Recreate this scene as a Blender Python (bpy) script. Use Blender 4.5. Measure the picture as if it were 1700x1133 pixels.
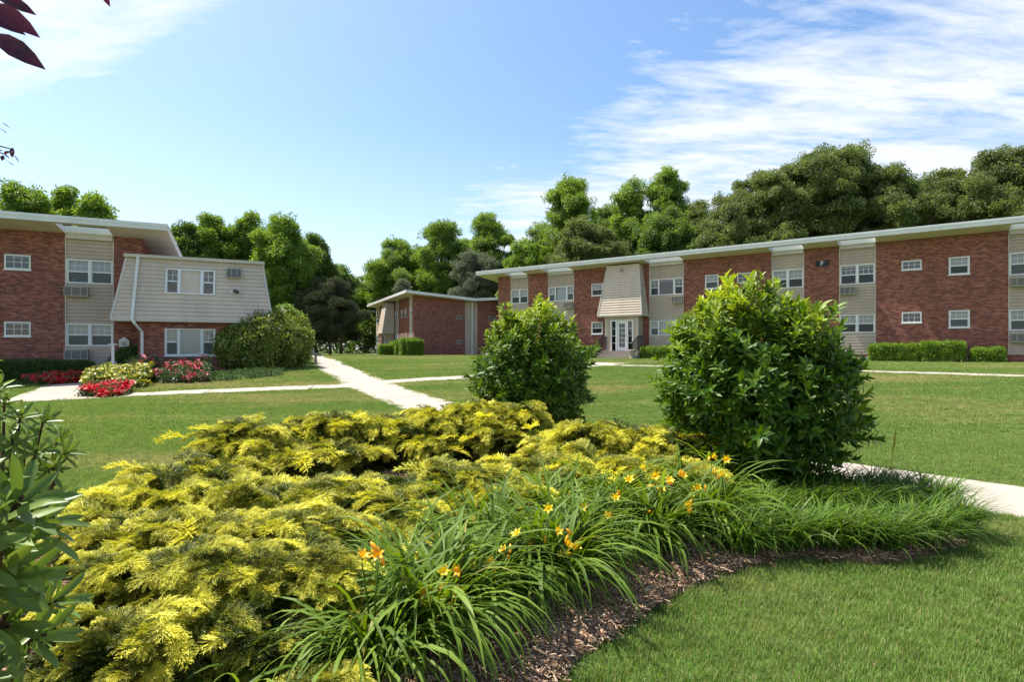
import bpy, math, random
import numpy as np
from mathutils import Vector, Matrix

for o in list(bpy.data.objects):
    bpy.data.objects.remove(o, do_unlink=True)
S = bpy.context.scene
COL = S.collection
R = math.radians
rng = np.random.default_rng(7)
random.seed(7)

# ------------------------------------------------------------------ camera
EYE = 1.5
FPX, CX, HY = 930.0, 850.0, 580.0          # focal length, centre and horizon in photo pixels (1700 wide)
cam_d = bpy.data.cameras.new('camera')
cam = bpy.data.objects.new('camera', cam_d)
COL.objects.link(cam)
cam.location = (0, 0, EYE)
cam.rotation_euler = (R(90), 0, 0)
cam_d.sensor_width = 36
cam_d.lens = 36 * FPX / 1700
cam_d.shift_y = (HY - 566.5) / 1700
cam_d.clip_start = 0.05
cam_d.clip_end = 3000
S.camera = cam

# ------------------------------------------------------------------ sky
SUN_H = Vector((-0.866, 0.48)).normalized()
SUN_EL = R(63)
W = bpy.data.worlds.new('World'); S.world = W; W.use_nodes = True
nt = W.node_tree; nt.nodes.clear()
def N(tree, kind, **kw):
    n = tree.nodes.new(kind)
    for k, v in kw.items():
        if k.startswith('i_'):
            key = k[2:]
            key = int(key) if key.isdigit() else key.replace('_', ' ')
            n.inputs[key].default_value = v
        else:
            setattr(n, k, v)
    return n
def L(tree, a, b): tree.links.new(a, b)
def math_node(tree, op, a, b=None, c=None, clamp=False):
    n = tree.nodes.new('ShaderNodeMath'); n.operation = op; n.use_clamp = clamp
    for i, s in enumerate((a, b, c)):
        if s is None: continue
        if isinstance(s, (int, float)): n.inputs[i].default_value = s
        else: tree.links.new(s, n.inputs[i])
    return n.outputs[0]
sky = N(nt, 'ShaderNodeTexSky', sky_type='NISHITA', sun_disc=False)
sky.sun_elevation = SUN_EL
sky.sun_rotation = math.atan2(SUN_H.x, SUN_H.y)
sky.air_density = 1.0; sky.dust_density = 1.4; sky.ozone_density = 1.0
bg1 = N(nt, 'ShaderNodeBackground'); bg1.inputs[1].default_value = 0.092
hs = N(nt, 'ShaderNodeHueSaturation'); hs.inputs['Hue'].default_value = 0.498; hs.inputs['Saturation'].default_value = 1.18
L(nt, sky.outputs[0], hs.inputs['Color']); L(nt, hs.outputs[0], bg1.inputs[0])
bg2 = N(nt, 'ShaderNodeBackground'); bg2.inputs[0].default_value = (0.93, 0.96, 1.0, 1); bg2.inputs[1].default_value = 0.46
tc = N(nt, 'ShaderNodeTexCoord')
sep = N(nt, 'ShaderNodeSeparateXYZ'); L(nt, tc.outputs['Generated'], sep.inputs[0])
zz = math_node(nt, 'ADD', math_node(nt, 'MAXIMUM', sep.outputs[2], 0.0), 0.14)
cxn = math_node(nt, 'DIVIDE', sep.outputs[0], zz)
cyn = math_node(nt, 'DIVIDE', sep.outputs[1], zz)
comb = N(nt, 'ShaderNodeCombineXYZ'); L(nt, cxn, comb.inputs[0]); L(nt, cyn, comb.inputs[1])
def noise_w(scale, rot, sc, detail, rough, dist, loc=(0, 0, 0)):
    mp = N(nt, 'ShaderNodeMapping'); mp.inputs['Rotation'].default_value = (0, 0, rot); mp.inputs['Scale'].default_value = sc
    mp.inputs['Location'].default_value = loc
    L(nt, comb.outputs[0], mp.inputs[0])
    n = N(nt, 'ShaderNodeTexNoise'); n.inputs['Scale'].default_value = scale; n.inputs['Detail'].default_value = detail
    n.inputs['Roughness'].default_value = rough; n.inputs['Distortion'].default_value = dist
    L(nt, mp.outputs[0], n.inputs['Vector'])
    return n.outputs['Fac']
def ramp(tree, fac, stops):
    r = tree.nodes.new('ShaderNodeValToRGB'); cr = r.color_ramp
    while len(cr.elements) < len(stops): cr.elements.new(0.5)
    for e, (p, c) in zip(cr.elements, stops):
        e.position = p; e.color = (c, c, c, 1) if isinstance(c, (int, float)) else (*c, 1)
    tree.links.new(fac, r.inputs[0]); return r.outputs[0]
n_big = noise_w(1.1, R(20), (1, 1, 1), 3, 0.5, 0.3)
n_fine = noise_w(3.6, R(-32), (0.5, 1.35, 1), 9, 0.64, 0.55)
n_rip = noise_w(13.0, R(-20), (0.45, 1.5, 1), 5, 0.6, 0.4, (3, 1, 0))
edge1 = math_node(nt, 'ADD', cxn, math_node(nt, 'MULTIPLY', cyn, 0.60))          # cirrus sheet to the right
edge1 = math_node(nt, 'ADD', edge1, math_node(nt, 'MULTIPLY', math_node(nt, 'SUBTRACT', n_big, 0.5), 1.3))
m1 = math_node(nt, 'MULTIPLY', math_node(nt, 'SUBTRACT', edge1, 1.08), 1.6, clamp=True)
edge2 = math_node(nt, 'MULTIPLY', math_node(nt, 'ADD', cyn, math_node(nt, 'MULTIPLY', cxn, 0.40)), -1)   # patch high on the left
edge2 = math_node(nt, 'ADD', edge2, math_node(nt, 'MULTIPLY', math_node(nt, 'SUBTRACT', n_big, 0.5), 0.3))
m2 = math_node(nt, 'MULTIPLY', math_node(nt, 'ADD', edge2, 1.09), 6.0, clamp=True)
lft = math_node(nt, 'MULTIPLY', math_node(nt, 'ADD', math_node(nt, 'MULTIPLY', cxn, -1), -0.30), 2.2, clamp=True)
m2 = math_node(nt, 'MULTIPLY', math_node(nt, 'MULTIPLY', m2, lft), 1.12)
msk = math_node(nt, 'MAXIMUM', m1, m2)
tex = math_node(nt, 'ADD', math_node(nt, 'MULTIPLY', n_fine, 0.72), math_node(nt, 'MULTIPLY', n_rip, 0.28))
thr = math_node(nt, 'SUBTRACT', 0.635, math_node(nt, 'MULTIPLY', msk, 0.30))
cl = math_node(nt, 'MULTIPLY', math_node(nt, 'SUBTRACT', tex, thr), 4.2, clamp=True)
cl = math_node(nt, 'POWER', cl, 0.9)
veil = math_node(nt, 'MULTIPLY', math_node(nt, 'SUBTRACT', 0.36, math_node(nt, 'MAXIMUM', sep.outputs[2], 0.0)), 1.1, clamp=True)
cl = math_node(nt, 'MAXIMUM', math_node(nt, 'MULTIPLY', cl, 0.86), veil)
mixs = N(nt, 'ShaderNodeMixShader'); L(nt, cl, mixs.inputs[0]); L(nt, bg1.outputs[0], mixs.inputs[1]); L(nt, bg2.outputs[0], mixs.inputs[2])
wo = N(nt, 'ShaderNodeOutputWorld'); L(nt, mixs.outputs[0], wo.inputs[0])

# ------------------------------------------------------------------ sun, exposure
sun_d = bpy.data.lights.new('sun', 'SUN'); sun_d.energy = 3.7; sun_d.angle = R(0.53); sun_d.color = (1.0, 0.95, 0.87)
sun = bpy.data.objects.new('sun', sun_d); COL.objects.link(sun)
sv = Vector((SUN_H.x * math.cos(SUN_EL), SUN_H.y * math.cos(SUN_EL), math.sin(SUN_EL)))
sun.rotation_euler = sv.to_track_quat('Z', 'Y').to_euler()
sun.location = (-20, 10, 40)
S.view_settings.view_transform = 'Standard'; S.view_settings.look = 'None'
S.view_settings.exposure = 1.34; S.view_settings.gamma = 1.0
S.view_settings.use_curve_mapping = False
S.render.engine = 'CYCLES'
S.cycles.use_denoising = True
S.cycles.max_bounces = 8; S.cycles.transparent_max_bounces = 12
S.cycles.caustics_reflective = False; S.cycles.caustics_refractive = False

# ------------------------------------------------------------------ helpers: tags, meshes
def tag(o, label, cat, group=None, kind=None):
    o['label'] = label; o['category'] = cat
    if group: o['group'] = group
    if kind: o['kind'] = kind
    return o
def link(name, me, parent=None, loc=None, rot=None, scale=None):
    o = bpy.data.objects.new(name, me); COL.objects.link(o)
    if parent is not None: o.parent = parent
    if loc is not None: o.location = loc
    if rot is not None: o.rotation_euler = rot
    if scale is not None: o.scale = scale
    return o
def empty(name, loc, rz=0.0):
    o = bpy.data.objects.new(name, None); COL.objects.link(o)
    o.location = loc; o.rotation_euler = (0, 0, rz); o.empty_display_size = 0.3
    return o
def mesh_np(name, v, f, mats, smooth=False, mi=None):
    """mesh from numpy verts and a list / array of faces"""
    me = bpy.data.meshes.new(name)
    f = f.tolist() if isinstance(f, np.ndarray) else f
    me.from_pydata(np.asarray(v, float).tolist(), [], f)
    for m in (mats if isinstance(mats, (list, tuple)) else [mats]): me.materials.append(m)
    if mi is not None: me.polygons.foreach_set('material_index', mi)
    if smooth: me.polygons.foreach_set('use_smooth', [True] * len(me.polygons))
    me.update()
    return me
class MB:
    """collects quads, boxes and tubes into one mesh; uvs are metres along the face"""
    def __init__(s): s.v = []; s.f = []; s.m = []
    def poly(s, pts, m=0):
        b = len(s.v); s.v += [tuple(p) for p in pts]; s.f.append(list(range(b, b + len(pts)))); s.m.append(m)
    def box(s, x0, x1, y0, y1, z0, z1, m=0):
        s.hexa([(x0,y0,z0),(x1,y0,z0),(x1,y1,z0),(x0,y1,z0),(x0,y0,z1),(x1,y0,z1),(x1,y1,z1),(x0,y1,z1)], m)
    def hexa(s, p, m=0):
        b = len(s.v); s.v += [tuple(q) for q in p]
        for q in ((0,3,2,1),(4,5,6,7),(0,1,5,4),(1,2,6,5),(2,3,7,6),(3,0,4,7)):
            s.f.append([b + i for i in q]); s.m.append(m)
    def tube(s, pts, rad, sides=6, m=0, cap=True):
        pts = [Vector(p) for p in pts]; b = len(s.v); n = len(pts)
        for i, p in enumerate(pts):
            d = (pts[min(i+1, n-1)] - pts[max(i-1, 0)]).normalized()
            a = d.orthogonal().normalized() if abs(d.z) < .95 else Vector((1,0,0)).cross(d).normalized()
            if abs(d.z) < .95: a = Vector((0,0,1)).cross(d).normalized()
            c = d.cross(a)
            r = rad[i] if isinstance(rad, (list, tuple)) else rad
            for k in range(sides):
                t = 2*math.pi*k/sides; s.v.append(tuple(p + (a*math.cos(t) + c*math.sin(t))*r))
        for i in range(n-1):
            for k in range(sides):
                k2 = (k+1) % sides
                s.f.append([b+i*sides+k, b+i*sides+k2, b+(i+1)*sides+k2, b+(i+1)*sides+k]); s.m.append(m)
        if cap:
            s.f.append([b+k for k in range(sides)][::-1]); s.m.append(m)
            s.f.append([b+(n-1)*sides+k for k in range(sides)]); s.m.append(m)
    def mesh(s, name, mats, smooth=False):
        me = mesh_np(name, s.v, s.f, mats, smooth, s.m)
        uv = me.uv_layers.new(name='UVMap')
        co = np.array(s.v, float); out = np.zeros((len(me.loops), 2)); k = 0
        for p in me.polygons:
            nn = np.abs(np.array(p.normal)); vi = list(p.vertices)
            c = co[vi]
            if nn[2] > 0.8: q = c[:, :2]
            elif nn[1] >= nn[0]: q = c[:, [0, 2]]
            else: q = c[:, [1, 2]]
            out[p.loop_start:p.loop_start+len(vi)] = q
        uv.data.foreach_set('uv', out.ravel())
        return me
    def obj(s, name, mats, parent=None, smooth=False, **kw):
        return link(name, s.mesh(name, mats, smooth), parent, **kw)

# ------------------------------------------------------------------ materials
def new_mat(name):
    m = bpy.data.materials.new(name); m.use_nodes = True
    t = m.node_tree; t.nodes.clear()
    out = t.nodes.new('ShaderNodeOutputMaterial')
    return m, t, out
def pbsdf(t, rough=0.6, spec=0.4):
    b = t.nodes.new('ShaderNodeBsdfPrincipled')
    b.inputs['Roughness'].default_value = rough; b.inputs['Specular IOR Level'].default_value = spec
    return b
def tex_noise(t, vec, scale, detail=4, rough=0.55, dist=0):
    n = t.nodes.new('ShaderNodeTexNoise'); n.inputs['Scale'].default_value = scale; n.inputs['Detail'].default_value = detail
    n.inputs['Roughness'].default_value = rough; n.inputs['Distortion'].default_value = dist
    if vec is not None: t.links.new(vec, n.inputs['Vector'])
    return n.outputs['Fac']
def mixc(t, fac, a, b, mode='MIX'):
    n = t.nodes.new('ShaderNodeMix'); n.data_type = 'RGBA'; n.blend_type = mode; n.clamp_factor = True
    for i, s in ((0, fac), (6, a), (7, b)):
        if isinstance(s, (int, float)): n.inputs[i].default_value = s
        elif isinstance(s, (tuple, list)): n.inputs[i].default_value = (*s, 1)
        else: t.links.new(s, n.inputs[i])
    return n.outputs[2]
def bump(t, h, strength, dist, b):
    n = t.nodes.new('ShaderNodeBump'); n.inputs['Strength'].default_value = strength; n.inputs['Distance'].default_value = dist
    t.links.new(h, n.inputs['Height']); t.links.new(n.outputs[0], b.inputs['Normal'])
def mat_paint(name, col, rough=0.55, var=0.12, streak=True, spec=0.35, scale=1.5):
    m, t, out = new_mat(name); b = pbsdf(t, rough, spec)
    tc = t.nodes.new('ShaderNodeTexCoord')
    g = t.nodes.new('ShaderNodeNewGeometry')
    mp = t.nodes.new('ShaderNodeMapping'); mp.inputs['Scale'].default_value = (1, 1, 0.25 if streak else 1)
    t.links.new(g.outputs['Position'], mp.inputs[0])
    n1 = tex_noise(t, mp.outputs[0], scale, 6, 0.6)
    n2 = tex_noise(t, g.outputs['Position'], 22, 3, 0.5)
    f = ramp(t, n1, [(0.30, 1.0), (0.75, 0.0)])
    dark = tuple(c * (1 - var) * 0.9 for c in col)
    c1 = mixc(t, f, dark, col)
    c2 = mixc(t, math_node(t, 'MULTIPLY', n2, var), c1, tuple(c * 0.7 for c in col))
    t.links.new(c2, b.inputs['Base Color']); bump(t, n2, 0.08, 0.004, b)
    t.links.new(b.outputs[0], out.inputs[0]); return m
def mat_brick(name):
    m, t, out = new_mat(name); b = pbsdf(t, 0.85, 0.25)
    uv = t.nodes.new('ShaderNodeUVMap')
    br = t.nodes.new('ShaderNodeTexBrick')
    br.inputs['Scale'].default_value = 1; br.inputs['Mortar Size'].default_value = 0.006
    br.inputs['Brick Width'].default_value = 0.205; br.inputs['Row Height'].default_value = 0.068
    br.inputs['Mortar Smooth'].default_value = 0.2; br.inputs['Bias'].default_value = -0.1
    br.inputs['Color1'].default_value = (0.0, 0.0, 0.0, 1); br.inputs['Color2'].default_value = (1, 1, 1, 1)
    t.links.new(uv.outputs[0], br.inputs['Vector'])
    # shade of each brick
    tone = ramp(t, br.outputs['Color'], [(0.0, (0.155, 0.045, 0.032)), (0.35, (0.31, 0.088, 0.058)), (0.62, (0.385, 0.12, 0.078)),
                                         (0.86, (0.46, 0.18, 0.115)), (1.0, (0.58, 0.32, 0.225))])
    g = t.nodes.new('ShaderNodeNewGeometry')
    n1 = tex_noise(t, g.outputs['Position'], 0.7, 5, 0.6)
    tone = mixc(t, ramp(t, n1, [(0.35, 0.0), (0.75, 0.45)]), tone, (0.20, 0.062, 0.045))
    mp = t.nodes.new('ShaderNodeMapping'); mp.inputs['Scale'].default_value = (4.0, 13.0, 1)
    t.links.new(uv.outputs[0], mp.inputs[0])
    n2 = tex_noise(t, mp.outputs[0], 1.0, 2, 0.5)
    tone = mixc(t, ramp(t, n2, [(0.665, 0.0), (0.72, 0.8)]), tone, (0.50, 0.36, 0.29))
    tone = mixc(t, ramp(t, n2, [(0.28, 0.8), (0.36, 0.0)]), tone, (0.075, 0.030, 0.026))
    n3 = tex_noise(t, g.outputs['Position'], 60, 3, 0.6)
    tone = mixc(t, math_node(t, 'MULTIPLY', n3, 0.35), tone, (0.12, 0.04, 0.03))
    c = mixc(t, br.outputs['Fac'], tone, (0.29, 0.205, 0.17))
    t.links.new(c, b.inputs['Base Color'])
    h = math_node(t, 'SUBTRACT', 1.0, br.outputs['Fac'])
    bump(t, h, 0.6, 0.008, b)
    t.links.new(b.outputs[0], out.inputs[0]); return m
def mat_concrete(name, col, joint=None):
    m, t, out = new_mat(name); b = pbsdf(t, 0.9, 0.2)
    g = t.nodes.new('ShaderNodeNewGeometry')
    n1 = tex_noise(t, g.outputs['Position'], 0.9, 6, 0.65)
    n2 = tex_noise(t, g.outputs['Position'], 40, 4, 0.7)
    n3 = tex_noise(t, g.outputs['Position'], 4.5, 5, 0.6, 0.6)
    c = mixc(t, n1, tuple(x * 0.82 for x in col), tuple(min(1, x * 1.1) for x in col))
    c = mixc(t, ramp(t, n2, [(0.35, 0.35), (0.6, 0.0)]), c, tuple(x * 0.55 for x in col))
    c = mixc(t, ramp(t, n3, [(0.62, 0.0), (0.75, 0.35)]), c, tuple(x * 0.6 for x in col))
    t.links.new(c, b.inputs['Base Color']); bump(t, n2, 0.25, 0.004, b)
    t.links.new(b.outputs[0], out.inputs[0]); return m
def lawn_colour(t):
    g = t.nodes.new('ShaderNodeNewGeometry'); P = g.outputs['Position']
    n1 = tex_noise(t, P, 0.16, 4, 0.55, 0.4)
    n2 = tex_noise(t, P, 0.9, 5, 0.6, 0.3)
    n3 = tex_noise(t, P, 7.0, 4, 0.65)
    mp = t.nodes.new('ShaderNodeMapping'); mp.inputs['Rotation'].default_value = (0, 0, R(-12)); mp.inputs['Scale'].default_value = (0.06, 0.75, 1)
    t.links.new(P, mp.inputs[0]); n4 = tex_noise(t, mp.outputs[0], 1.0, 3, 0.5)          # mowing bands
    c = mixc(t, n2, (0.088, 0.175, 0.032), (0.145, 0.245, 0.055))
    c = mixc(t, ramp(t, n4, [(0.35, 0.0), (0.65, 0.6)]), c, (0.165, 0.26, 0.062))
    dry = math_node(t, 'ADD', math_node(t, 'MULTIPLY', n1, 0.50), math_node(t, 'MULTIPLY', n4, 0.50))
    dry = math_node(t, 'ADD', dry, math_node(t, 'MULTIPLY', math_node(t, 'SUBTRACT', n2, 0.5), 0.22))
    c = mixc(t, ramp(t, dry, [(0.47, 0.0), (0.63, 0.8)]), c, (0.36, 0.31, 0.15))
    c = mixc(t, ramp(t, n3, [(0.36, 0.8), (0.58, 0.0)]), c, (0.075, 0.125, 0.022))
    return c, P, n3
def mat_lawn(name):
    m, t, out = new_mat(name); b = pbsdf(t, 0.9, 0.15)
    c, P, n3 = lawn_colour(t)
    n5 = tex_noise(t, P, 90, 3, 0.7)
    c = mixc(t, ramp(t, n5, [(0.35, 0.5), (0.6, 0.0)]), c, (0.035, 0.065, 0.012))
    c = mixc(t, 0.35, c, (0.06, 0.075, 0.025))
    t.links.new(c, b.inputs['Base Color']); bump(t, n5, 0.7, 0.02, b)
    t.links.new(b.outputs[0], out.inputs[0]); return m
def leafy(t, out, colour, rough, spec, transl, hue=0.485):
    b = pbsdf(t, rough, spec)
    t.links.new(colour, b.inputs['Base Color'])
    tr = t.nodes.new('ShaderNodeBsdfTranslucent')
    hsv = t.nodes.new('ShaderNodeHueSaturation'); hsv.inputs['Hue'].default_value = hue; hsv.inputs['Value'].default_value = 1.5; hsv.inputs['Saturation'].default_value = 1.1
    t.links.new(colour, hsv.inputs['Color']); t.links.new(hsv.outputs[0], tr.inputs[0])
    mx = t.nodes.new('ShaderNodeMixShader'); mx.inputs[0].default_value = transl
    t.links.new(b.outputs[0], mx.inputs[1]); t.links.new(tr.outputs[0], mx.inputs[2])
    t.links.new(mx.outputs[0], out.inputs[0])
    return b
def mat_grass(name):
    m, t, out = new_mat(name)
    c, P, n3 = lawn_colour(t)
    g = t.nodes.new('ShaderNodeNewGeometry')
    rp = g.outputs['Random Per Island']
    c = mixc(t, 1.0, c, (1.36, 1.27, 1.2), 'MULTIPLY')
    c = mixc(t, math_node(t, 'MULTIPLY', rp, 0.32), c, (0.21, 0.32, 0.08))
    c = mixc(t, ramp(t, rp, [(0.88, 0.0), (0.91, 0.8)]), c, (0.42, 0.34, 0.17))
    leafy(t, out, c, 0.55, 0.3, 0.35); return m
def mat_leaf(name, dark, mid, light, odd=None, odd_p=0.0, rough=0.4, spec=0.5, transl=0.3, tint=None, inst_var=0.35, hue=0.485):
    """leaf colour varies leaf by leaf and clump by clump; tint = colour of young growth (instance attribute)"""
    m, t, out = new_mat(name)
    g = t.nodes.new('ShaderNodeNewGeometry'); oi = t.nodes.new('ShaderNodeObjectInfo')
    rp = g.outputs['Random Per Island']; orr = oi.outputs['Random']
    f = math_node(t, 'ADD', math_node(t, 'MULTIPLY', rp, 1 - inst_var), math_node(t, 'MULTIPLY', orr, inst_var))
    c = ramp(t, f, [(0.1, dark), (0.5, mid), (0.92, light)])
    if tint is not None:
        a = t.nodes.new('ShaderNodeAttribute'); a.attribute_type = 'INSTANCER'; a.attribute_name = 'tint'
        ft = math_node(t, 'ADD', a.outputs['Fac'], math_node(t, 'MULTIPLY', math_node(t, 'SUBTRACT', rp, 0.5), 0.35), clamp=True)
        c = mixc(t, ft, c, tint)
    if odd is not None:
        c = mixc(t, ramp(t, rp, [(1 - odd_p - 0.005, 0.0), (1 - odd_p, 0.85)]), c, odd)
    leafy(t, out, c, rough, spec, transl, hue); return m
def mat_bark(name, col):
    m, t, out = new_mat(name); b = pbsdf(t, 0.9, 0.15)
    tc = t.nodes.new('ShaderNodeTexCoord')
    mp = t.nodes.new('ShaderNodeMapping'); mp.inputs['Scale'].default_value = (6, 6, 1.2); t.links.new(tc.outputs['Object'], mp.inputs[0])
    n = tex_noise(t, mp.outputs[0], 3, 6, 0.7)
    t.links.new(mixc(t, n, tuple(c * 0.45 for c in col), tuple(c * 1.4 for c in col)), b.inputs['Base Color']); bump(t, n, 0.8, 0.03, b)
    t.links.new(b.outputs[0], out.inputs[0]); return m
def mat_glass(name):
    m, t, out = new_mat(name)
    fr = t.nodes.new('ShaderNodeFresnel'); fr.inputs[0].default_value = 1.5
    fac = math_node(t, 'ADD', math_node(t, 'MULTIPLY', fr.outputs[0], 1.0), 0.07, clamp=True)
    tr = t.nodes.new('ShaderNodeBsdfTransparent'); tr.inputs[0].default_value = (0.80, 0.85, 0.85, 1)
    gl = t.nodes.new('ShaderNodeBsdfGlossy'); gl.inputs['Roughness'].default_value = 0.03
    g = t.nodes.new('ShaderNodeNewGeometry'); n = tex_noise(t, g.outputs['Position'], 1.3, 1, 0.4)
    bp = t.nodes.new('ShaderNodeBump'); bp.inputs['Strength'].default_value = 0.25; bp.inputs['Distance'].default_value = 0.02
    t.links.new(n, bp.inputs['Height']); t.links.new(bp.outputs[0], gl.inputs['Normal'])
    mx = t.nodes.new('ShaderNodeMixShader'); t.links.new(fac, mx.inputs[0]); t.links.new(tr.outputs[0], mx.inputs[1]); t.links.new(gl.outputs[0], mx.inputs[2])
    t.links.new(mx.outputs[0], out.inputs[0]); return m
def mat_screen(name):
    """insect screen: a dark see-through mesh"""
    m, t, out = new_mat(name)
    d = t.nodes.new('ShaderNodeBsdfDiffuse'); d.inputs[0].default_value = (0.07, 0.075, 0.08, 1)
    tr = t.nodes.new('ShaderNodeBsdfTransparent')
    mx = t.nodes.new('ShaderNodeMixShader'); mx.inputs[0].default_value = 0.5
    t.links.new(tr.outputs[0], mx.inputs[1]); t.links.new(d.outputs[0], mx.inputs[2]); t.links.new(mx.outputs[0], out.inputs[0]); return m
def mat_blind(name, col):
    m, t, out = new_mat(name); b = pbsdf(t, 0.7, 0.2)
    uv = t.nodes.new('ShaderNodeUVMap')
    w = t.nodes.new('ShaderNodeTexWave'); w.bands_direction = 'Y'; w.inputs['Scale'].default_value = 6.4; w.inputs['Distortion'].default_value = 0
    t.links.new(uv.outputs[0], w.inputs['Vector'])
    t.links.new(mixc(t, w.outputs['Fac'], tuple(c * 0.72 for c in col), col), b.inputs['Base Color'])
    t.links.new(b.outputs[0], out.inputs[0]); return m
def mat_mulch(name):
    m, t, out = new_mat(name); b = pbsdf(t, 0.95, 0.1)
    g = t.nodes.new('ShaderNodeNewGeometry'); P = g.outputs['Position']
    n1 = tex_noise(t, P, 55, 5, 0.7, 0.5); n2 = tex_noise(t, P, 3, 4, 0.6)
    c = mixc(t, n1, (0.07, 0.038, 0.022), (0.32, 0.20, 0.12))
    c = mixc(t, math_node(t, 'MULTIPLY', n2, 0.5), c, (0.12, 0.07, 0.048))
    t.links.new(c, b.inputs['Base Color']); bump(t, n1, 1.0, 0.02, b)
    t.links.new(b.outputs[0], out.inputs[0]); return m
def mat_chip(name):
    m, t, out = new_mat(name); b = pbsdf(t, 0.9, 0.15)
    g = t.nodes.new('ShaderNodeNewGeometry'); oi = t.nodes.new('ShaderNodeObjectInfo')
    f = math_node(t, 'ADD', math_node(t, 'MULTIPLY', g.outputs['Random Per Island'], 0.8), math_node(t, 'MULTIPLY', oi.outputs['Random'], 0.2))
    c = ramp(t, f, [(0.05, (0.10, 0.052, 0.030)), (0.4, (0.29, 0.175, 0.105)), (0.75, (0.46, 0.31, 0.20)), (0.97, (0.62, 0.48, 0.35))])
    t.links.new(c, b.inputs['Base Color']); t.links.new(b.outputs[0], out.inputs[0]); return m

M = {}
M['brick'] = mat_brick('red_brick')
M['siding'] = mat_paint('taupe_siding', (0.54, 0.435, 0.335), 0.6, 0.13)
M['siding_light'] = mat_paint('beige_siding', (0.68, 0.56, 0.44), 0.6, 0.12)
M['trim'] = mat_paint('cream_trim', (0.62, 0.56, 0.48), 0.5, 0.10)
M['fascia'] = mat_paint('white_fascia', (0.80, 0.79, 0.76), 0.45, 0.10)
M['soffit'] = mat_paint('cream_soffit', (0.74, 0.64, 0.57), 0.6, 0.08)
M['white'] = mat_paint('white_vinyl', (0.82, 0.82, 0.80), 0.35, 0.05)
M['roofing'] = mat_concrete('grey_roofing', (0.30, 0.30, 0.30))
M['ac'] = mat_paint('beige_metal', (0.42, 0.39, 0.33), 0.45, 0.15)
M['ac_dark'] = mat_paint('dark_grille', (0.07, 0.075, 0.08), 0.5, 0.2)
M['black'] = mat_paint('black_iron', (0.018, 0.018, 0.02), 0.45, 0.2)
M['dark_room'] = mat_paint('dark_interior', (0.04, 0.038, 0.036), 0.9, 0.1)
M['glass'] = mat_glass('window_glass')
M['screen'] = mat_screen('insect_screen')
M['blind'] = mat_blind('white_blind', (0.74, 0.74, 0.72))
M['curtain'] = mat_paint('pale_curtain', (0.80, 0.84, 0.82), 0.8, 0.05)
M['concrete'] = mat_concrete('path_concrete', (0.40, 0.352, 0.295))
M['joint'] = mat_concrete('path_joint', (0.15, 0.125, 0.10))
M['step'] = mat_concrete('step_concrete', (0.42, 0.36, 0.30))
M['found'] = mat_paint('foundation_paint', (0.33, 0.29, 0.25), 0.8, 0.2)
M['lawn'] = mat_lawn('lawn_turf')
M['grass'] = mat_grass('grass_blades')
M['mulch'] = mat_mulch('bark_mulch')
M['chip'] = mat_chip('bark_chips')
M['bark'] = mat_bark('grey_bark', (0.13, 0.10, 0.075))
M['bark2'] = mat_bark('brown_stem', (0.10, 0.06, 0.04))

# ------------------------------------------------------------------ terrain
def ss(a, b, x):
    t = np.clip((np.asarray(x, float) - a) / (b - a), 0, 1); return t * t * (3 - 2 * t)
def T(x, y):
    x = np.asarray(x, float); y = np.asarray(y, float)
    return 0.85 * ss(9.5, 30, y + 0.3 * x)
def gp(px, py):
    """point of the ground seen at a photo pixel"""
    d = np.arange(1.0, 160, 0.02)
    x = (px - CX) / FPX * d; z = EYE + (HY - py) / FPX * d
    k = np.argmax(z <= T(x, d))
    return np.array([x[k], d[k], float(T(x[k], d[k]))])
def at(px, depth):
    return (px - CX) / FPX * depth
def zpx(py, depth):
    return EYE + (HY - py) / FPX * depth

gx = np.unique(np.concatenate([np.arange(-40, 40.1, 1.0), np.linspace(-400, -40, 25), np.linspace(40, 400, 25)]))
gy = np.unique(np.concatenate([np.arange(-10, 80.1, 1.0), np.linspace(-120, -10, 12), np.linspace(80, 700, 30)]))
GX, GY = np.meshgrid(gx, gy, indexing='ij')
gv = np.stack([GX, GY, T(GX, GY)], -1).reshape(-1, 3)
ny_ = len(gy)
ii, jj = np.meshgrid(np.arange(len(gx) - 1), np.arange(ny_ - 1), indexing='ij')
a0 = (ii * ny_ + jj).ravel()
gf = np.stack([a0, a0 + ny_, a0 + ny_ + 1, a0 + 1], -1)
lawn = link('lawn', mesh_np('lawn', gv, gf, M['lawn'], True))
tag(lawn, 'mown green lawn with dry tan patches across the courtyard', 'lawn', kind='structure')

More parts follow.
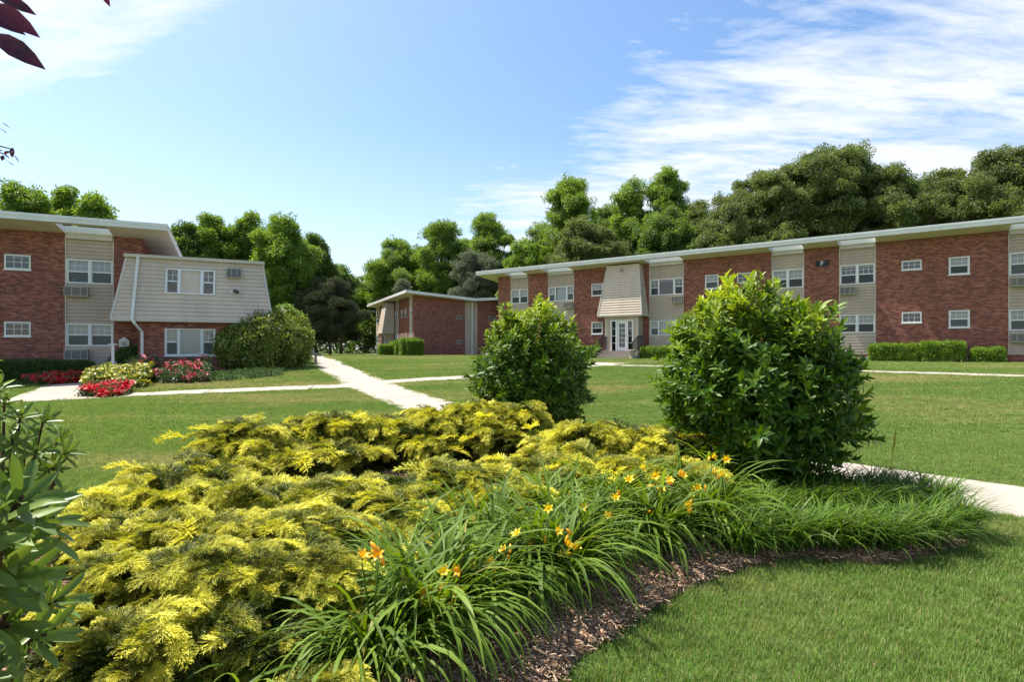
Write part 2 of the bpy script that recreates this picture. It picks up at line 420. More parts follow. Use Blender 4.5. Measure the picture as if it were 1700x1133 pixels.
PATHS = []      # polygons (for keeping grass off)
def in_poly(px, py, poly):
    inside = np.zeros(len(px), bool); n = len(poly); j = n - 1
    for i in range(n):
        xi, yi = poly[i]; xj, yj = poly[j]
        c = ((yi > py) != (yj > py)) & (px < (xj - xi) * (py - yi) / (yj - yi + 1e-12) + xi)
        inside ^= c; j = i
    return inside
def smooth_line(pts, n=10):
    """Catmull-Rom through 2-D points"""
    P = [np.array(p, float) for p in pts]; P = [2*P[0]-P[1]] + P + [2*P[-1]-P[-2]]; out = []
    for i in range(1, len(P)-2):
        for k in range(n):
            t = k / n
            out.append(0.5*((2*P[i]) + (-P[i-1]+P[i+1])*t + (2*P[i-1]-5*P[i]+4*P[i+1]-P[i+2])*t*t + (-P[i-1]+3*P[i]-3*P[i+1]+P[i+2])*t**3))
    out.append(P[-2]); return np.array(out)
def path(pts, width, label, lift, n=10):
    c = smooth_line(pts, n); d = np.gradient(c, axis=0); d /= np.linalg.norm(d, axis=1)[:, None]
    nr = np.stack([-d[:, 1], d[:, 0]], -1)
    w = np.asarray(width, float)
    if w.ndim: w = np.interp(np.linspace(0, 1, len(c)), np.linspace(0, 1, len(w)), w)
    w = (w * 0.5)[:, None] if w.ndim else w * 0.5
    l = c + nr * w; r = c - nr * w
    PATHS.append(np.concatenate([l, r[::-1]]))
    # bed under the slabs, then one slab after another with open joints
    v = []; f = []
    for i in range(len(c)):
        for q in (l[i], r[i]): v.append((q[0], q[1], float(T(*q)) + lift - 0.014))
    for i in range(len(c)-1): f.append((2*i, 2*i+1, 2*i+3, 2*i+2))
    o = link('path', mesh_np('path', np.array(v), f, M['joint']))
    tag(o, label, 'path', kind='structure')
    seg = np.concatenate([[0], np.cumsum(np.linalg.norm(np.diff(c, axis=0), axis=1))]); ln = seg[-1]
    ns = max(1, round(ln / 1.5)); g = 0.012
    ip = lambda A, s_: np.array([np.interp(s_, seg, A[:, 0]), np.interp(s_, seg, A[:, 1])])
    for k in range(ns):
        s0, s1 = ln*k/ns + g, ln*(k+1)/ns - g; S_ = np.linspace(s0, s1, 4); v = []; f = []
        dz = rng.normal(0, .0015)
        for s_ in S_:
            a_, b_ = ip(l, s_), ip(r, s_)
            for q in (a_, (a_+b_)/2, b_): v.append((q[0], q[1], float(T(*q)) + lift + dz))
        for s_ in S_:
            a_, b_ = ip(l, s_), ip(r, s_)
            for q in (a_, b_): v.append((q[0], q[1], float(T(*q)) - 0.09))
        for m in range(3):
            f += [(3*m, 3*m+1, 3*m+4, 3*m+3), (3*m+1, 3*m+2, 3*m+5, 3*m+4), (3*m, 3*m+3, 12+2*m+2, 12+2*m), (3*m+2, 12+2*m+1, 12+2*m+3, 3*m+5)]
        f += [(0, 12, 13, 2, 1), (9, 10, 11, 19, 18)]
        link('slab', mesh_np('slab', np.array(v), f, M['concrete']), o)
    return o
G2 = lambda px, py: gp(px, py)[:2]
pm = [G2(521, 590.5), G2(545, 603), G2(580, 622), G2(618, 641), G2(672, 661)]
path(pm + [np.array([-1.0, 12.2]), np.array([1.0, 9.95]), np.array([3.0, 7.75]), np.array([5.0, 5.5]), np.array([7.0, 3.3]), np.array([9.4, 0.6])],
     1.5, 'long pale concrete path running from the trees past the golden junipers', 0.012)
path([G2(600, 640.5), G2(480, 645.5), G2(300, 652.5), G2(130, 661), G2(0, 668), G2(-250, 682)], 1.15, 'thin concrete path crossing the lawn towards the left brick building', 0.016)
path([G2(80, 664), G2(110, 645), G2(125, 634), G2(150, 628)], [2.3, 1.6, 1.4, 1.4], 'short concrete ramp between the two red flower beds', 0.020)
path([G2(632, 636), G2(720, 630), G2(800, 625.5), G2(900, 615), G2(975, 607.5), G2(1022, 603.2)], [1.1, 1.1, 1.1, 1.2, 1.4, 1.9], 'concrete path leading to the entrance steps of the building marked F', 0.016)
path([G2(1000, 607), G2(1200, 611), G2(1458, 618), G2(1700, 625.5), G2(1950, 634)], 0.75, 'narrow concrete walk along the front of the building marked F', 0.020)

# ------------------------------------------------------------------ building kit
def grid_wall(mb, P, a0, a1, z0, z1, holes, reveal=0.11, m=0):
    """wall sheet with rectangular openings; P(a, depth, z) -> point"""
    A = sorted({a0, a1, *[h[i] for h in holes for i in (0, 1)]}); A = [a for a in A if a0 <= a <= a1]
    Z = sorted({z0, z1, *[h[i] for h in holes for i in (2, 3)]}); Z = [z for z in Z if z0 <= z <= z1]
    for i in range(len(A) - 1):
        for j in range(len(Z) - 1):
            ca, cz = (A[i] + A[i+1]) / 2, (Z[j] + Z[j+1]) / 2
            if any(h[0] < ca < h[1] and h[2] < cz < h[3] for h in holes): continue
            mb.poly([P(A[i], 0, Z[j]), P(A[i+1], 0, Z[j]), P(A[i+1], 0, Z[j+1]), P(A[i], 0, Z[j+1])], m)
    for h in holes:
        x0, x1, y0, y1 = max(h[0], a0), min(h[1], a1), h[2], h[3]; d = reveal
        mb.poly([P(x0,0,y0), P(x1,0,y0), P(x1,d,y0), P(x0,d,y0)], m); mb.poly([P(x0,0,y1), P(x0,d,y1), P(x1,d,y1), P(x1,0,y1)], m)
        mb.poly([P(x0,0,y0), P(x0,d,y0), P(x0,d,y1), P(x0,0,y1)], m); mb.poly([P(x1,0,y0), P(x1,0,y1), P(x1,d,y1), P(x1,d,y0)], m)
def bar(mb, P, a0, a1, d0, d1, z0, z1):
    mb.hexa([P(a0,d0,z0), P(a1,d0,z0), P(a1,d1,z0), P(a0,d1,z0), P(a0,d0,z1), P(a1,d0,z1), P(a1,d1,z1), P(a0,d1,z1)])
def window(parent, P, a0, a1, z0, z1, kind, cover='blind', proud=0.012, sill=False, drop=0.5):
    """kind: hung / pair / small / triple.  Parts: frame with sashes, pane, muntin_grid, blind"""
    fw = 0.055
    mb = MB()
    bar(mb, P, a0, a1, -proud, 0.09, z0, z0+fw); bar(mb, P, a0, a1, -proud, 0.09, z1-fw, z1)
    bar(mb, P, a0, a0+fw, -proud, 0.09, z0+fw, z1-fw); bar(mb, P, a1-fw, a1, -proud, 0.09, z0+fw, z1-fw)
    cells = []
    ia, ib, ja, jb = a0+fw, a1-fw, z0+fw, z1-fw
    if kind == 'pair':
        c = (ia+ib)/2; bar(mb, P, c-0.05, c+0.05, -proud, 0.085, ja, jb)
        cells = [(ia, c-0.05, 'hung'), (c+0.05, ib, 'hung')]
    elif kind == 'triple':
        w = (ib-ia)*0.235
        bar(mb, P, ia+w, ia+w+0.10, -proud, 0.085, ja, jb); bar(mb, P, ib-w-0.10, ib-w, -proud, 0.085, ja, jb)
        cells = [(ia, ia+w, 'hung2'), (ia+w+0.10, ib-w-0.10, 'fixed'), (ib-w, ib, 'hung2')]
    elif kind == 'hung': cells = [(ia, ib, 'hung')]
    else: cells = [(ia, ib, 'small')]
    panes = []; grids = []; screens = []; blinds = []
    for c0, c1, k in cells:
        if k in ('hung', 'hung2'):
            zm = (ja+jb)/2
            bar(mb, P, c0, c1, 0.015, 0.07, zm-0.028, zm+0.028)
            sf = 0.028
            for q0, q1 in ((ja, zm-0.028), (zm+0.028, jb)):
                bar(mb, P, c0, c0+sf, 0.02, 0.06, q0, q1); bar(mb, P, c1-sf, c1, 0.02, 0.06, q0, q1)
            panes += [(c0+sf, c1-sf, ja, zm-0.028, 0.045), (c0+sf, c1-sf, zm+0.028, jb, 0.035)]
            grids.append((c0+sf, c1-sf, zm+0.028, jb, 3 if k == 'hung' else 2, 2, 0.030))
            screens.append((c0+sf, c1-sf, ja, zm-0.028, 0.022))
        elif k == 'fixed':
            panes.append((c0, c1, ja, jb, 0.045))
        else:
            panes.append((c0, c1, ja, jb, 0.045)); grids.append((c0, c1, ja, jb, 3, 2, 0.038))
        blinds.append((c0-0.02, c1+0.02, k))
    if sill: bar(mb, P, a0-0.03, a1+0.03, -proud-0.03, 0.02, z0-0.05, z0-0.003)
    w = mb.obj('window', M['white'], parent)
    for (c0, c1, q0, q1, d) in panes:
        g = MB(); g.poly([P(c0,d,q0), P(c1,d,q0), P(c1,d,q1), P(c0,d,q1)]); g.obj('pane', M['glass'], w)
    for (c0, c1, q0, q1, nx, ny, d) in grids:
        g = MB()
        for i in range(1, nx):
            x = c0 + (c1-c0)*i/nx; bar(g, P, x-0.009, x+0.009, d-0.006, d+0.002, q0, q1)
        for i in range(1, ny):
            z = q0 + (q1-q0)*i/ny; bar(g, P, c0, c1, d-0.008, d+0.001, z-0.009, z+0.009)
        g.obj('muntin_grid', M['white'], w)
    for (c0, c1, q0, q1, d) in screens:
        g = MB(); g.poly([P(c0,d,q0), P(c1,d,q0), P(c1,d,q1), P(c0,d,q1)]); g.obj('insect_screen', M['screen'], w)
    for n, (c0, c1, k) in enumerate(blinds):
        g = MB(); d = 0.13
        zb = ja - 0.05
        mt = M['blind']
        if cover == 'dark': zb = jb - (jb-ja)*0.10
        elif cover == 'half': zb = (ja+jb)/2 + 0.03*random.uniform(-1, 1)
        elif cover == 'curtain' and k == 'fixed': mt = M['curtain']
        elif cover == 'mix': zb = ja + (jb-ja)*random.choice([-0.1, 0.35, 0.5])
        g.poly([P(c0,d,zb), P(c1,d,zb), P(c1,d,jb+0.03), P(c0,d,jb+0.03)]); g.obj('blind', mt, w)
    return w
BOARD = None
EXPO = 0.155
def siding(parent, P, a0, a1, z0, z1, holes, mat='siding', name='siding_panel', rot=None):
    """lapped boards, each its own piece, over a backing sheet"""
    mb = MB(); grid_wall(mb, P, a0, a1, z0, z1, holes, 0.11)
    pn = mb.obj(name, M[mat], parent)
    z = z0
    while z < z1 - 0.03:
        zt = min(z + EXPO, z1)
        segs = [(a0, a1)]
        for h in holes:
            if h[2] < zt - 0.01 and h[3] > z + 0.01:
                ns = []
                for s in segs:
                    if h[1] <= s[0] or h[0] >= s[1]: ns.append(s); continue
                    if h[0] - s[0] > 0.03: ns.append((s[0], h[0]))
                    if s[1] - h[1] > 0.03: ns.append((h[1], s[1]))
                segs = ns
        for s0, s1 in segs:
            b = MB(); s0 += 0.004; s1 -= 0.004
            b.hexa([P(s0,-0.040,z+0.006), P(s1,-0.040,z+0.006), P(s1,-0.002,z+0.006), P(s0,-0.002,z+0.006),
                    P(s0,-0.005,zt), P(s1,-0.005,zt), P(s1,-0.002,zt), P(s0,-0.002,zt)])
            b.obj('clapboard', M[mat], pn)
        z = zt
    return pn
def ac_unit(parent, P, a0, a1, z0, z1, out=0.28):
    mb = MB(); bar(mb, P, a0, a1, -out, 0.02, z0, z1)
    # grille frame
    t = 0.03
    bar(mb, P, a0-0.01, a1+0.01, -out-0.02, -out-0.002, z0-0.01, z0+t); bar(mb, P, a0-0.01, a1+0.01, -out-0.02, -out-0.002, z1-t, z1+0.01)
    w = a1-a0
    for x in (a0-0.01, a0+w*0.30, a0+w*0.68, a1-t+0.01): bar(mb, P, x, x+t, -out-0.018, -out-0.002, z0+t, z1-t)
    o = mb.obj('air_conditioner', M['ac'], parent)
    g = MB(); bar(g, P, a0+0.02, a1-0.02, -out-0.006, -out-0.003, z0+t, z1-t); g.obj('grille', M['ac_dark'], o)
    g = MB(); n = 9
    for i in range(n):
        z = z0+t + (z1-z0-2*t)*(i+0.5)/n; bar(g, P, a0+0.02, a1-0.02, -out-0.014, -out-0.008, z-0.006, z+0.006)
    g.obj('louvre', M['ac'], o)
    return o
def slab_roof(parent, X, Y, zb, slope, thick, holes, name='roof'):
    """sloping slab; X, Y: sorted grid lines; holes: cells (i, j) left open; zb(x, y) underside"""
    mb = MB()
    z = lambda x, y, k: zb - slope * y + (thick if k else 0)
    pt = lambda x, y, k: (x, y, z(x, y, k))
    nx, ny = len(X)-1, len(Y)-1
    full = lambda i, j: 0 <= i < nx and 0 <= j < ny and (i, j) not in holes
    for i in range(nx):
        for j in range(ny):
            if not full(i, j): continue
            x0, x1, y0, y1 = X[i], X[i+1], Y[j], Y[j+1]
            mb.poly([pt(x0,y0,1), pt(x1,y0,1), pt(x1,y1,1), pt(x0,y1,1)], 2)
            mb.poly([pt(x0,y0,0), pt(x0,y1,0), pt(x1,y1,0), pt(x1,y0,0)], 1)
            if not full(i-1, j): mb.poly([pt(x0,y0,0), pt(x0,y0,1), pt(x0,y1,1), pt(x0,y1,0)], 0)
            if not full(i+1, j): mb.poly([pt(x1,y0,0), pt(x1,y1,0), pt(x1,y1,1), pt(x1,y0,1)], 0)
            if not full(i, j-1): mb.poly([pt(x0,y0,0), pt(x1,y0,0), pt(x1,y0,1), pt(x0,y0,1)], 0)
            if not full(i, j+1): mb.poly([pt(x0,y1,0), pt(x0,y1,1), pt(x1,y1,1), pt(x1,y1,0)], 0)
    o = mb.obj(name, [M['fascia'], M['soffit'], M['roofing']], parent)
    e = MB(); t = 0.022
    x0, x1, y0, y1 = X[0], X[-1], Y[0], Y[-1]
    def edge(xa, ya, xb, yb, nx_, ny_):
        p = lambda x, y, dz, k: (x + nx_*k, y + ny_*k, zb - slope*y + thick + dz)
        e.hexa([p(xa,ya,-0.085,0.002), p(xb,yb,-0.085,0.002), p(xb,yb,-0.085,t), p(xa,ya,-0.085,t),
                p(xa,ya,0.02,0.002), p(xb,yb,0.02,0.002), p(xb,yb,0.02,t), p(xa,ya,0.02,t)])
    edge(x0-t, y0, x1+t, y0, 0, -1); edge(x0, y0, x0, y1, -1, 0); edge(x1, y0, x1, y1, 1, 0)
    e.obj('drip_edge', M['white'], o)
    return o
class Facade:
    """plane of a building front in the photo: maps pixels to (along, height)"""
    def __init__(s, P, u, base):
        s.P = np.array(P, float); s.u = np.array(u, float) / np.linalg.norm(u); s.n = np.array([s.u[1], -s.u[0]]); s.base = base
        s.o = 0.0
    def a(s, px, off=0.0):
        k = (px - CX) / FPX; p = s.P + s.n * off
        return (k * p[1] - p[0]) / (s.u[0] - k * s.u[1]) - s.o
    def depth(s, px, off=0.0):
        a = s.a(px, off) + s.o; return s.P[1] + s.n[1]*off + a*s.u[1]
    def z(s, px, py, off=0.0): return EYE + (HY - py) / FPX * s.depth(px, off) - s.base
    def empty(s, name):
        p = s.P + s.u * s.o; return empty(name, (p[0], p[1], s.base), math.atan2(s.u[1], s.u[0]))

# ------------------------------------------------------------------ building marked F (right)
F = Facade((23.8, 26.36), (0.8165, -0.577), 0.78)
F.o = F.a(827)
BF = F.empty('apartment_building')
tag(BF, 'long two-storey red brick apartment building with plaque F and entrance steps', 'building', 'brick apartment buildings round the lawn')
PF = lambda a, d, z: (a, d, z)
H_S = F.z(1673, 382.5)                    # soffit height over the wall
us, ul = F.z(1423, 472), F.z(1423, 553)   # sills, upper and lower
uh, lh = F.z(1423, 439.5), F.z(1423, 522.3)
END = F.a(1820)
bays = [(848, 877, 'pair', 'half', 'blind'), (910, 953, 'triple', 'curtain', 'half'), (1078, 1135, 'triple', 'dark', 'curtain'), (1281, 1335, 'pair', 'half', 'half'),
        (1393, 1454, 'pair', 'dark', 'half'), (1674, 1758, 'pair', 'blind', 'blind')]
fb = [(F.a(b[0]), F.a(b[1]), *b[2:]) for b in bays]
wins = []   # brick-wall windows: a0, a1, z0, z1, kind, cover
def fw(x0, x1, y0, y1, kind, cover): wins.append((F.a(x0), F.a(x1), F.z((x0+x1)/2, y1), F.z((x0+x1)/2, y0), kind, cover))
fw(982, 1001, 471, 491, 'hung', 'half'); fw(982, 1000.5, 535, 555, 'hung', 'half')
fw(1170.6, 1193, 456.5, 479.5, 'hung', 'blind'); fw(1224, 1248, 453, 469.5, 'small', 'dark')
fw(1170.6, 1193, 528, 551, 'hung', 'half'); fw(1224, 1248, 528, 544, 'small', 'dark')
fw(1497, 1530, 432.5, 447.8, 'small', 'dark'); fw(1575, 1610, 426.5, 455.5, 'hung', 'half')
fw(1497, 1530, 518.5, 536.2, 'small', 'dark'); fw(1575, 1610, 515.5, 544, 'hung', 'blind')
BASE_H = 0.55
edges = [0.0] + [x for b in fb for x in b[:2]] + [END]
for i in range(0, len(edges), 2):
    a0, a1 = edges[i], edges[i+1]
    hs = [w[:4] for w in wins if a0 < w[0] < a1]
    mb = MB(); grid_wall(mb, PF, a0, a1, -0.6, H_S + 0.1, hs)
    mb.obj('brick_wall', M['brick'], BF)
for w in wins: window(BF, PF, *w[:4], w[4], w[5], sill=True)
PB = lambda a, d, z: (a, d + 0.05, z)
for i, (a0, a1, kind, cu, cl_) in enumerate(fb):
    hs = [(a0+0.02, a1-0.02, us, uh), (a0+0.02, a1-0.02, ul, lh)]
    siding(BF, PB, a0, a1, BASE_H - 0.1, H_S + 0.05, hs)
    window(BF, PB, a0+0.03, a1-0.03, us, uh, kind, cu, proud=0.045); window(BF, PB, a0+0.03, a1-0.03, ul, lh, kind, cl_, proud=0.045)
    mb = MB(); mb.box(a0, a1, 0.03, 0.2, -0.6, BASE_H-0.1); mb.obj('bay_base', M['brick'], BF)
    for x in (a0, a1):
        mb = MB(); s = 1 if x == a0 else -1
        mb.box(min(x, x+s*0.04), max(x, x+s*0.04), -0.012, 0.06, BASE_H-0.1, H_S); mb.obj('corner_trim', M['trim'], BF)
    mb = MB(); mb.box(a0+0.04, a1-0.04, -0.10, 0.018, H_S-0.22, H_S-0.02); mb.obj('bay_fascia', M['trim'], BF)
    mb = MB(); mb.box(a0+0.01, a1-0.01, -0.17, -0.102, H_S-0.02, H_S+0.14); mb.obj('bay_gutter', M['white'], BF)
acw, ach = 0.68, 0.40
for i, lo, up in ((1, 0.0, 1), (2, 0, 1), (4, 0, 1), (5, 1, 1)):
    a0, a1 = fb[i][:2]
    x0 = a1 - acw - 0.04 if i in (1, 2) else a0 + 0.06
    if up: ac_unit(BF, PB, x0, x0+acw, us-0.14-ach, us-0.14)
    if lo: ac_unit(BF, PB, x0, x0+acw, ul-0.14-ach, ul-0.14)
a_ac = fb[0][1] - 0.9
OV = 1.2
RX = [-1.25] + [x for b in fb for x in b[:2]] + [END + 1.2]
RY = [-OV, -OV+0.24, -0.18, 10.4]
slab_roof(BF, RX, RY, H_S, 0.10, 0.27, {(2*k+1, 1) for k in range(len(fb))})
mb = MB()     # end walls and rear wall
hb = lambda y: H_S - 0.1*y
mb.poly([(0, 0.001, -0.6), (0, 10, -0.6), (0, 10, hb(10)), (0, 0.001, hb(0))]); mb.poly([(END, 0, -0.6), (END, 0, hb(0)), (END, 10, hb(10)), (END, 10, -0.6)])
mb.poly([(0, 10, -0.6), (END, 10, -0.6), (END, 10, hb(10)), (0, 10, hb(10))])
mb.obj('rear_wall', M['brick'], BF)
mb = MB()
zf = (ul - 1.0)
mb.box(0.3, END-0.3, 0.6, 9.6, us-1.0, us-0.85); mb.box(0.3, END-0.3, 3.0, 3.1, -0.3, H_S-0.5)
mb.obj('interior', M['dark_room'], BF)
# plaque with the letter F
a0, a1 = F.a(1353.5), F.a(1376.5); z0, z1 = F.z(1365, 442.5), F.z(1365, 432.5)
pl = MB(); pl.box(a0, a1, -0.035, -0.002, z0, z1); pl = pl.obj('plaque', M['black'], BF); pl['label'] = 'black plaque with a white serif letter F'
lt = MB(); ac_, zc, hh, yy = (a0+a1)/2, (z0+z1)/2, (z1-z0)*0.36, -0.042
st = hh*0.19
lt.box(ac_-hh*.52, ac_-hh*.52+st*1.9, yy, -0.036, zc-hh, zc+hh)
lt.box(ac_-hh*.80, ac_-hh*.521, yy, -0.036, zc+hh-st*.7, zc+hh); lt.box(ac_-hh*.80, ac_-hh*.521, yy, -0.036, zc-hh, zc-hh+st*.7)
lt.box(ac_-hh*.52+st*1.91, ac_-hh*.0, yy, -0.036, zc-hh, zc-hh+st*.7)
lt.box(ac_-hh*.52+st*1.91, ac_+hh*.72, yy, -0.036, zc+hh-st, zc+hh); lt.box(ac_-hh*.52+st*1.91, ac_+hh*.36, yy, -0.036, zc-st*.4, zc+st*.5)
lt.box(ac_+hh*.721, ac_+hh*.84, yy, -0.036, zc+hh*.42, zc+hh); lt.box(ac_+hh*.361, ac_+hh*.48, yy, -0.036, zc-hh*.3, zc+hh*.34)
lt.obj('letter', M['white'], pl)
# basement vents
for p0, p1 in ((1425, 1440), (1598, 1607)):
    a0, a1 = F.a(p0), F.a(p1); mb = MB(); mb.box(a0, a1, -0.03, 0.0285, 0.05, 0.30); o = mb.obj('vent', M['fascia'], BF)
    mb = MB(); mb.box(a0+0.05, a1-0.05, -0.04, -0.031, 0.09, 0.27); mb.obj('grille', M['ac_dark'], o)

def mansard(parent, x0b, x1b, x0t, x1t, zb, zt, yb, yt, yback, mat, name='mansard', panel_holes=(), expo=EXPO):
    """sloping clad hood: bottom rectangle at zb, top at zt; boards are separate pieces on the front and both sides"""
    mb = MB()
    e = 0.035
    mb.hexa([(x0b+e, yb+e, zb), (x1b-e, yb+e, zb), (x1b-e, yback, zb), (x0b+e, yback, zb), (x0t+e, yt+e, zt), (x1t-e, yt+e, zt), (x1t-e, yback, zt), (x0t+e, yback, zt)])
    o = mb.obj(name, M[mat], parent)
    n = max(4, round((zt - zb) / expo)); lerp = lambda a, b, t: a + (b-a)*t
    for i in range(n):
        t0, t1 = i/n, (i+1)/n; z0, z1 = lerp(zb, zt, t0), lerp(zb, zt, t1)
        k0, k1 = 0.0, 0.036     # lap: the foot of each board stands proud
        X0a, X1a, Ya = lerp(x0b, x0t, t0), lerp(x1b, x1t, t0), lerp(yb, yt, t0)
        X0c, X1c, Yc = lerp(x0b, x0t, t1), lerp(x1b, x1t, t1), lerp(yb, yt, t1)
        segs = [(0, 1)]
        for h in panel_holes:
            if h[2] < z1 and h[3] > z0:
                w_ = X1a - X0a; segs = [(0, (h[0]-X0a)/w_), ((h[1]-X0a)/w_, 1)]
        for s0, s1 in segs:
            b = MB(); A0, A1 = lerp(X0a, X1a, s0), lerp(X0a, X1a, s1); C0, C1 = lerp(X0c, X1c, s0), lerp(X0c, X1c, s1)
            b.hexa([(A0, Ya+k0, z0+.002), (A1, Ya+k0, z0+.002), (A1, Ya+0.06, z0+.002), (A0, Ya+0.06, z0+.002),
                    (C0, Yc+k1, z1), (C1, Yc+k1, z1), (C1, Yc+0.06, z1), (C0, Yc+0.06, z1)])
            b.obj('clapboard', M[mat], o)
        for s in (-1, 1):
            b = MB(); Xa, Xc = (X0a, X0c) if s < 0 else (X1a, X1c)
            b.hexa([(Xa, Ya+.004, z0+.002), (Xa, yback, z0+.002), (Xa - s*0.06, yback, z0+.002), (Xa - s*0.06, Ya+.004, z0+.002),
                    (Xc - s*k1, Yc+.004, z1), (Xc - s*k1, yback, z1), (Xc - s*0.06, yback, z1), (Xc - s*0.06, Yc+.004, z1)])
            b.obj('clapboard', M[mat], o)
    # trim boards: foot, corners
    mb = MB(); g = 0.02
    mb.hexa([(x0b-g, yb-g, zb-0.11), (x1b+g, yb-g, zb-0.11), (x1b+g, yback, zb-0.11), (x0b-g, yback, zb-0.11), (x0b-g, yb-g, zb), (x1b+g, yb-g, zb), (x1b+g, yback, zb), (x0b-g, yback, zb)])
    mb.obj('foot_trim', M['trim'], o)
    for xb_, xt_ in ((x0b, x0t), (x1b, x1t)):
        mb = MB(); c = 0.045
        mb.hexa([(xb_-c, yb-0.012, zb), (xb_+c, yb-0.012, zb), (xb_+c, yb+c, zb), (xb_-c, yb+c, zb), (xt_-c, yt-0.012, zt), (xt_+c, yt-0.012, zt), (xt_+c, yt+c, zt), (xt_-c, yt+c, zt)])
        mb.obj('corner_board', M['trim'], o)
    return o
# entrance: hood, vestibule, door, steps, railings
OFB, OFT = 1.25, 0.72
m0, m1 = F.a(992, OFB), F.a(1065, OFB); t0, t1 = F.a(1008.5, OFT), F.a(1060, OFT)
zb = F.z(1030, 522.5, OFB)
hood = mansard(BF, m0, m1, t0, t1, zb, H_S - 0.05, -OFB, -OFT, 0.0, 'siding_light', 'entrance_hood', expo=0.17)
VO = 0.95
v0, v1 = F.a(1006, VO), F.a(1058, VO)
zl = F.z(1030, 583, VO)          # landing height
mb = MB()
d0, d1 = F.a(1013.6, VO), F.a(1051.5, VO); dz = F.z(1030, 531.5, VO)
PV = lambda a, d, z: (a, -VO + d, z)
grid_wall(mb, PV, v0, v1, zl, zb-0.1, [(d0, d1, zl+0.001, dz)], 0.12)
for x in (v0, v1): mb.poly([(x, -VO, zl), (x, 0, zl), (x, 0, zb-0.1), (x, -VO, zb-0.1)])
vest = mb.obj('vestibule', M['siding'], BF)
for x in (v0, v1):
    mb = MB(); mb.box(x-0.06, x+0.06, -VO-0.02, -VO+0.08, zl, zb-0.112); mb.obj('corner_trim', M['trim'], vest)
# door leaf with two side lights
mb = MB(); f = 0.09
for (p, q, r_, s_) in ((d0, d1, dz-f, dz), (d0, d0+f, zl, dz-f), (d1-f, d1, zl, dz-f)): bar(mb, PV, p, q, -0.02, 0.10, r_, s_)
sw = (d1-d0)*0.17
bar(mb, PV, d0+f+sw, d0+f+sw+0.12, -0.02, 0.10, zl, dz-f); bar(mb, PV, d1-f-sw-0.12, d1-f-sw, -0.02, 0.10, zl, dz-f)
L0, L1 = d0+f+sw+0.12, d1-f-sw-0.12
door = mb.obj('door', M['white'], BF)
mb = MB(); dl = 0.13
for (p, q, r_, s_) in ((L0+.005, L0+dl, zl+.01, dz-f-.005), (L1-dl, L1-.005, zl+.01, dz-f-.005), (L0+dl, L1-dl, zl+.01, zl+.24), (L0+dl, L1-dl, dz-f-.15, dz-f-.005)): bar(mb, PV, p, q, 0.03, 0.07, r_, s_)
mb.obj('door_leaf', M['white'], door)
for (p, q, r_, s_, nx, ny) in ((L0+dl, L1-dl, zl+.24, dz-f-.15, 3, 5), (d0+f, d0+f+sw, zl+.05, dz-f, 1, 4), (d1-f-sw, d1-f, zl+.05, dz-f, 1, 4)):
    g = MB(); g.poly([PV(p,.05,r_), PV(q,.05,r_), PV(q,.05,s_), PV(p,.05,s_)]); g.obj('pane', M['glass'], door)
    g = MB()
    for i in range(1, nx): x = p+(q-p)*i/nx; bar(g, PV, x-.015, x+.015, .032, .052, r_, s_)
    for i in range(1, ny): z = r_+(s_-r_)*i/ny; bar(g, PV, p, q, .030, .053, z-.015, z+.015)
    g.obj('muntin_grid', M['white'], door)
g = MB(); g.tube([PV(L1-0.065, 0.02, zl+1.0), PV(L1-0.065, -0.02, zl+1.0)], 0.03, 8); g.obj('door_knob', M['ac'], door)
mb = MB(); mb.box(v0+.05, v1-.05, -0.02, -0.01, zl, zb-.1); mb.obj('vestibule_back', M['dark_room'], BF)
# lamp on the hood
mb = MB(); za = F.z(1031, 448.5, 0.8); aa = F.a(1031, 0.8)
fr = (za - zb) / (H_S - 0.05 - zb); yl = -(OFB + (OFT-OFB)*fr)
mb.tube([(aa, yl+.03, za), (aa, yl-0.05, za), (aa, yl-0.10, za), (aa, yl-0.14, za)], [0.13, 0.13, 0.10, 0.02], 12); mb.obj('hood_lamp', M['ac'], BF, smooth=False)
# steps
nst = 4; rise = (zl + 0.02) / nst
s0, s1 = F.a(995, VO+1.0), F.a(1058, VO+1.0)
for i in range(nst):
    z1 = zl - rise*i; y0 = -VO - (0.75 if i == 0 else 0.75 + 0.32*i)
    y1 = -VO-0.005 if i == 0 else -VO - 0.75 - 0.32*(i-1) - 0.002
    mb = MB(); mb.box(s0, s1, y0, y1, -0.5, z1-0.06); st_ = mb.obj('step', M['step'], BF)
    mb = MB(); mb.box(s0-0.02, s1+0.02, y0-0.03, y1, z1-0.058, z1); mb.obj('tread', M['concrete'], st_)
for sx in (s0+0.06, s1-0.06):
    mb = MB(); yt_, yb_ = -VO-0.12, -VO-0.75-0.32*3+0.1
    top = lambda y: zl + 0.95 if y > -VO-0.75 else zl + 0.95 + (y + VO + 0.75) / 0.32 * rise
    fl = lambda y: zl if y > -VO-0.75 else zl + (y + VO + 0.75) / 0.32 * rise
    pts = [(sx, yt_, top(yt_)), (sx, -VO-0.75, top(-VO-0.74)), (sx, yb_, top(yb_))]
    mb.tube(pts, 0.036, 6); mb.tube([(p[0], p[1], p[2]-0.80) for p in pts], 0.022, 6)
    for y in (yt_, -VO-0.75, yb_): mb.tube([(sx, y, fl(y)-0.15), (sx, y, top(y))], 0.032, 6)
    rail = mb.obj('railing', M['black'], BF)
    y = yt_ - 0.11
    while y > yb_ + 0.05:
        b = MB(); b.tube([(sx, y, top(y)-0.80), (sx, y, top(y))], 0.015, 5); b.obj('baluster', M['black'], rail); y -= 0.11
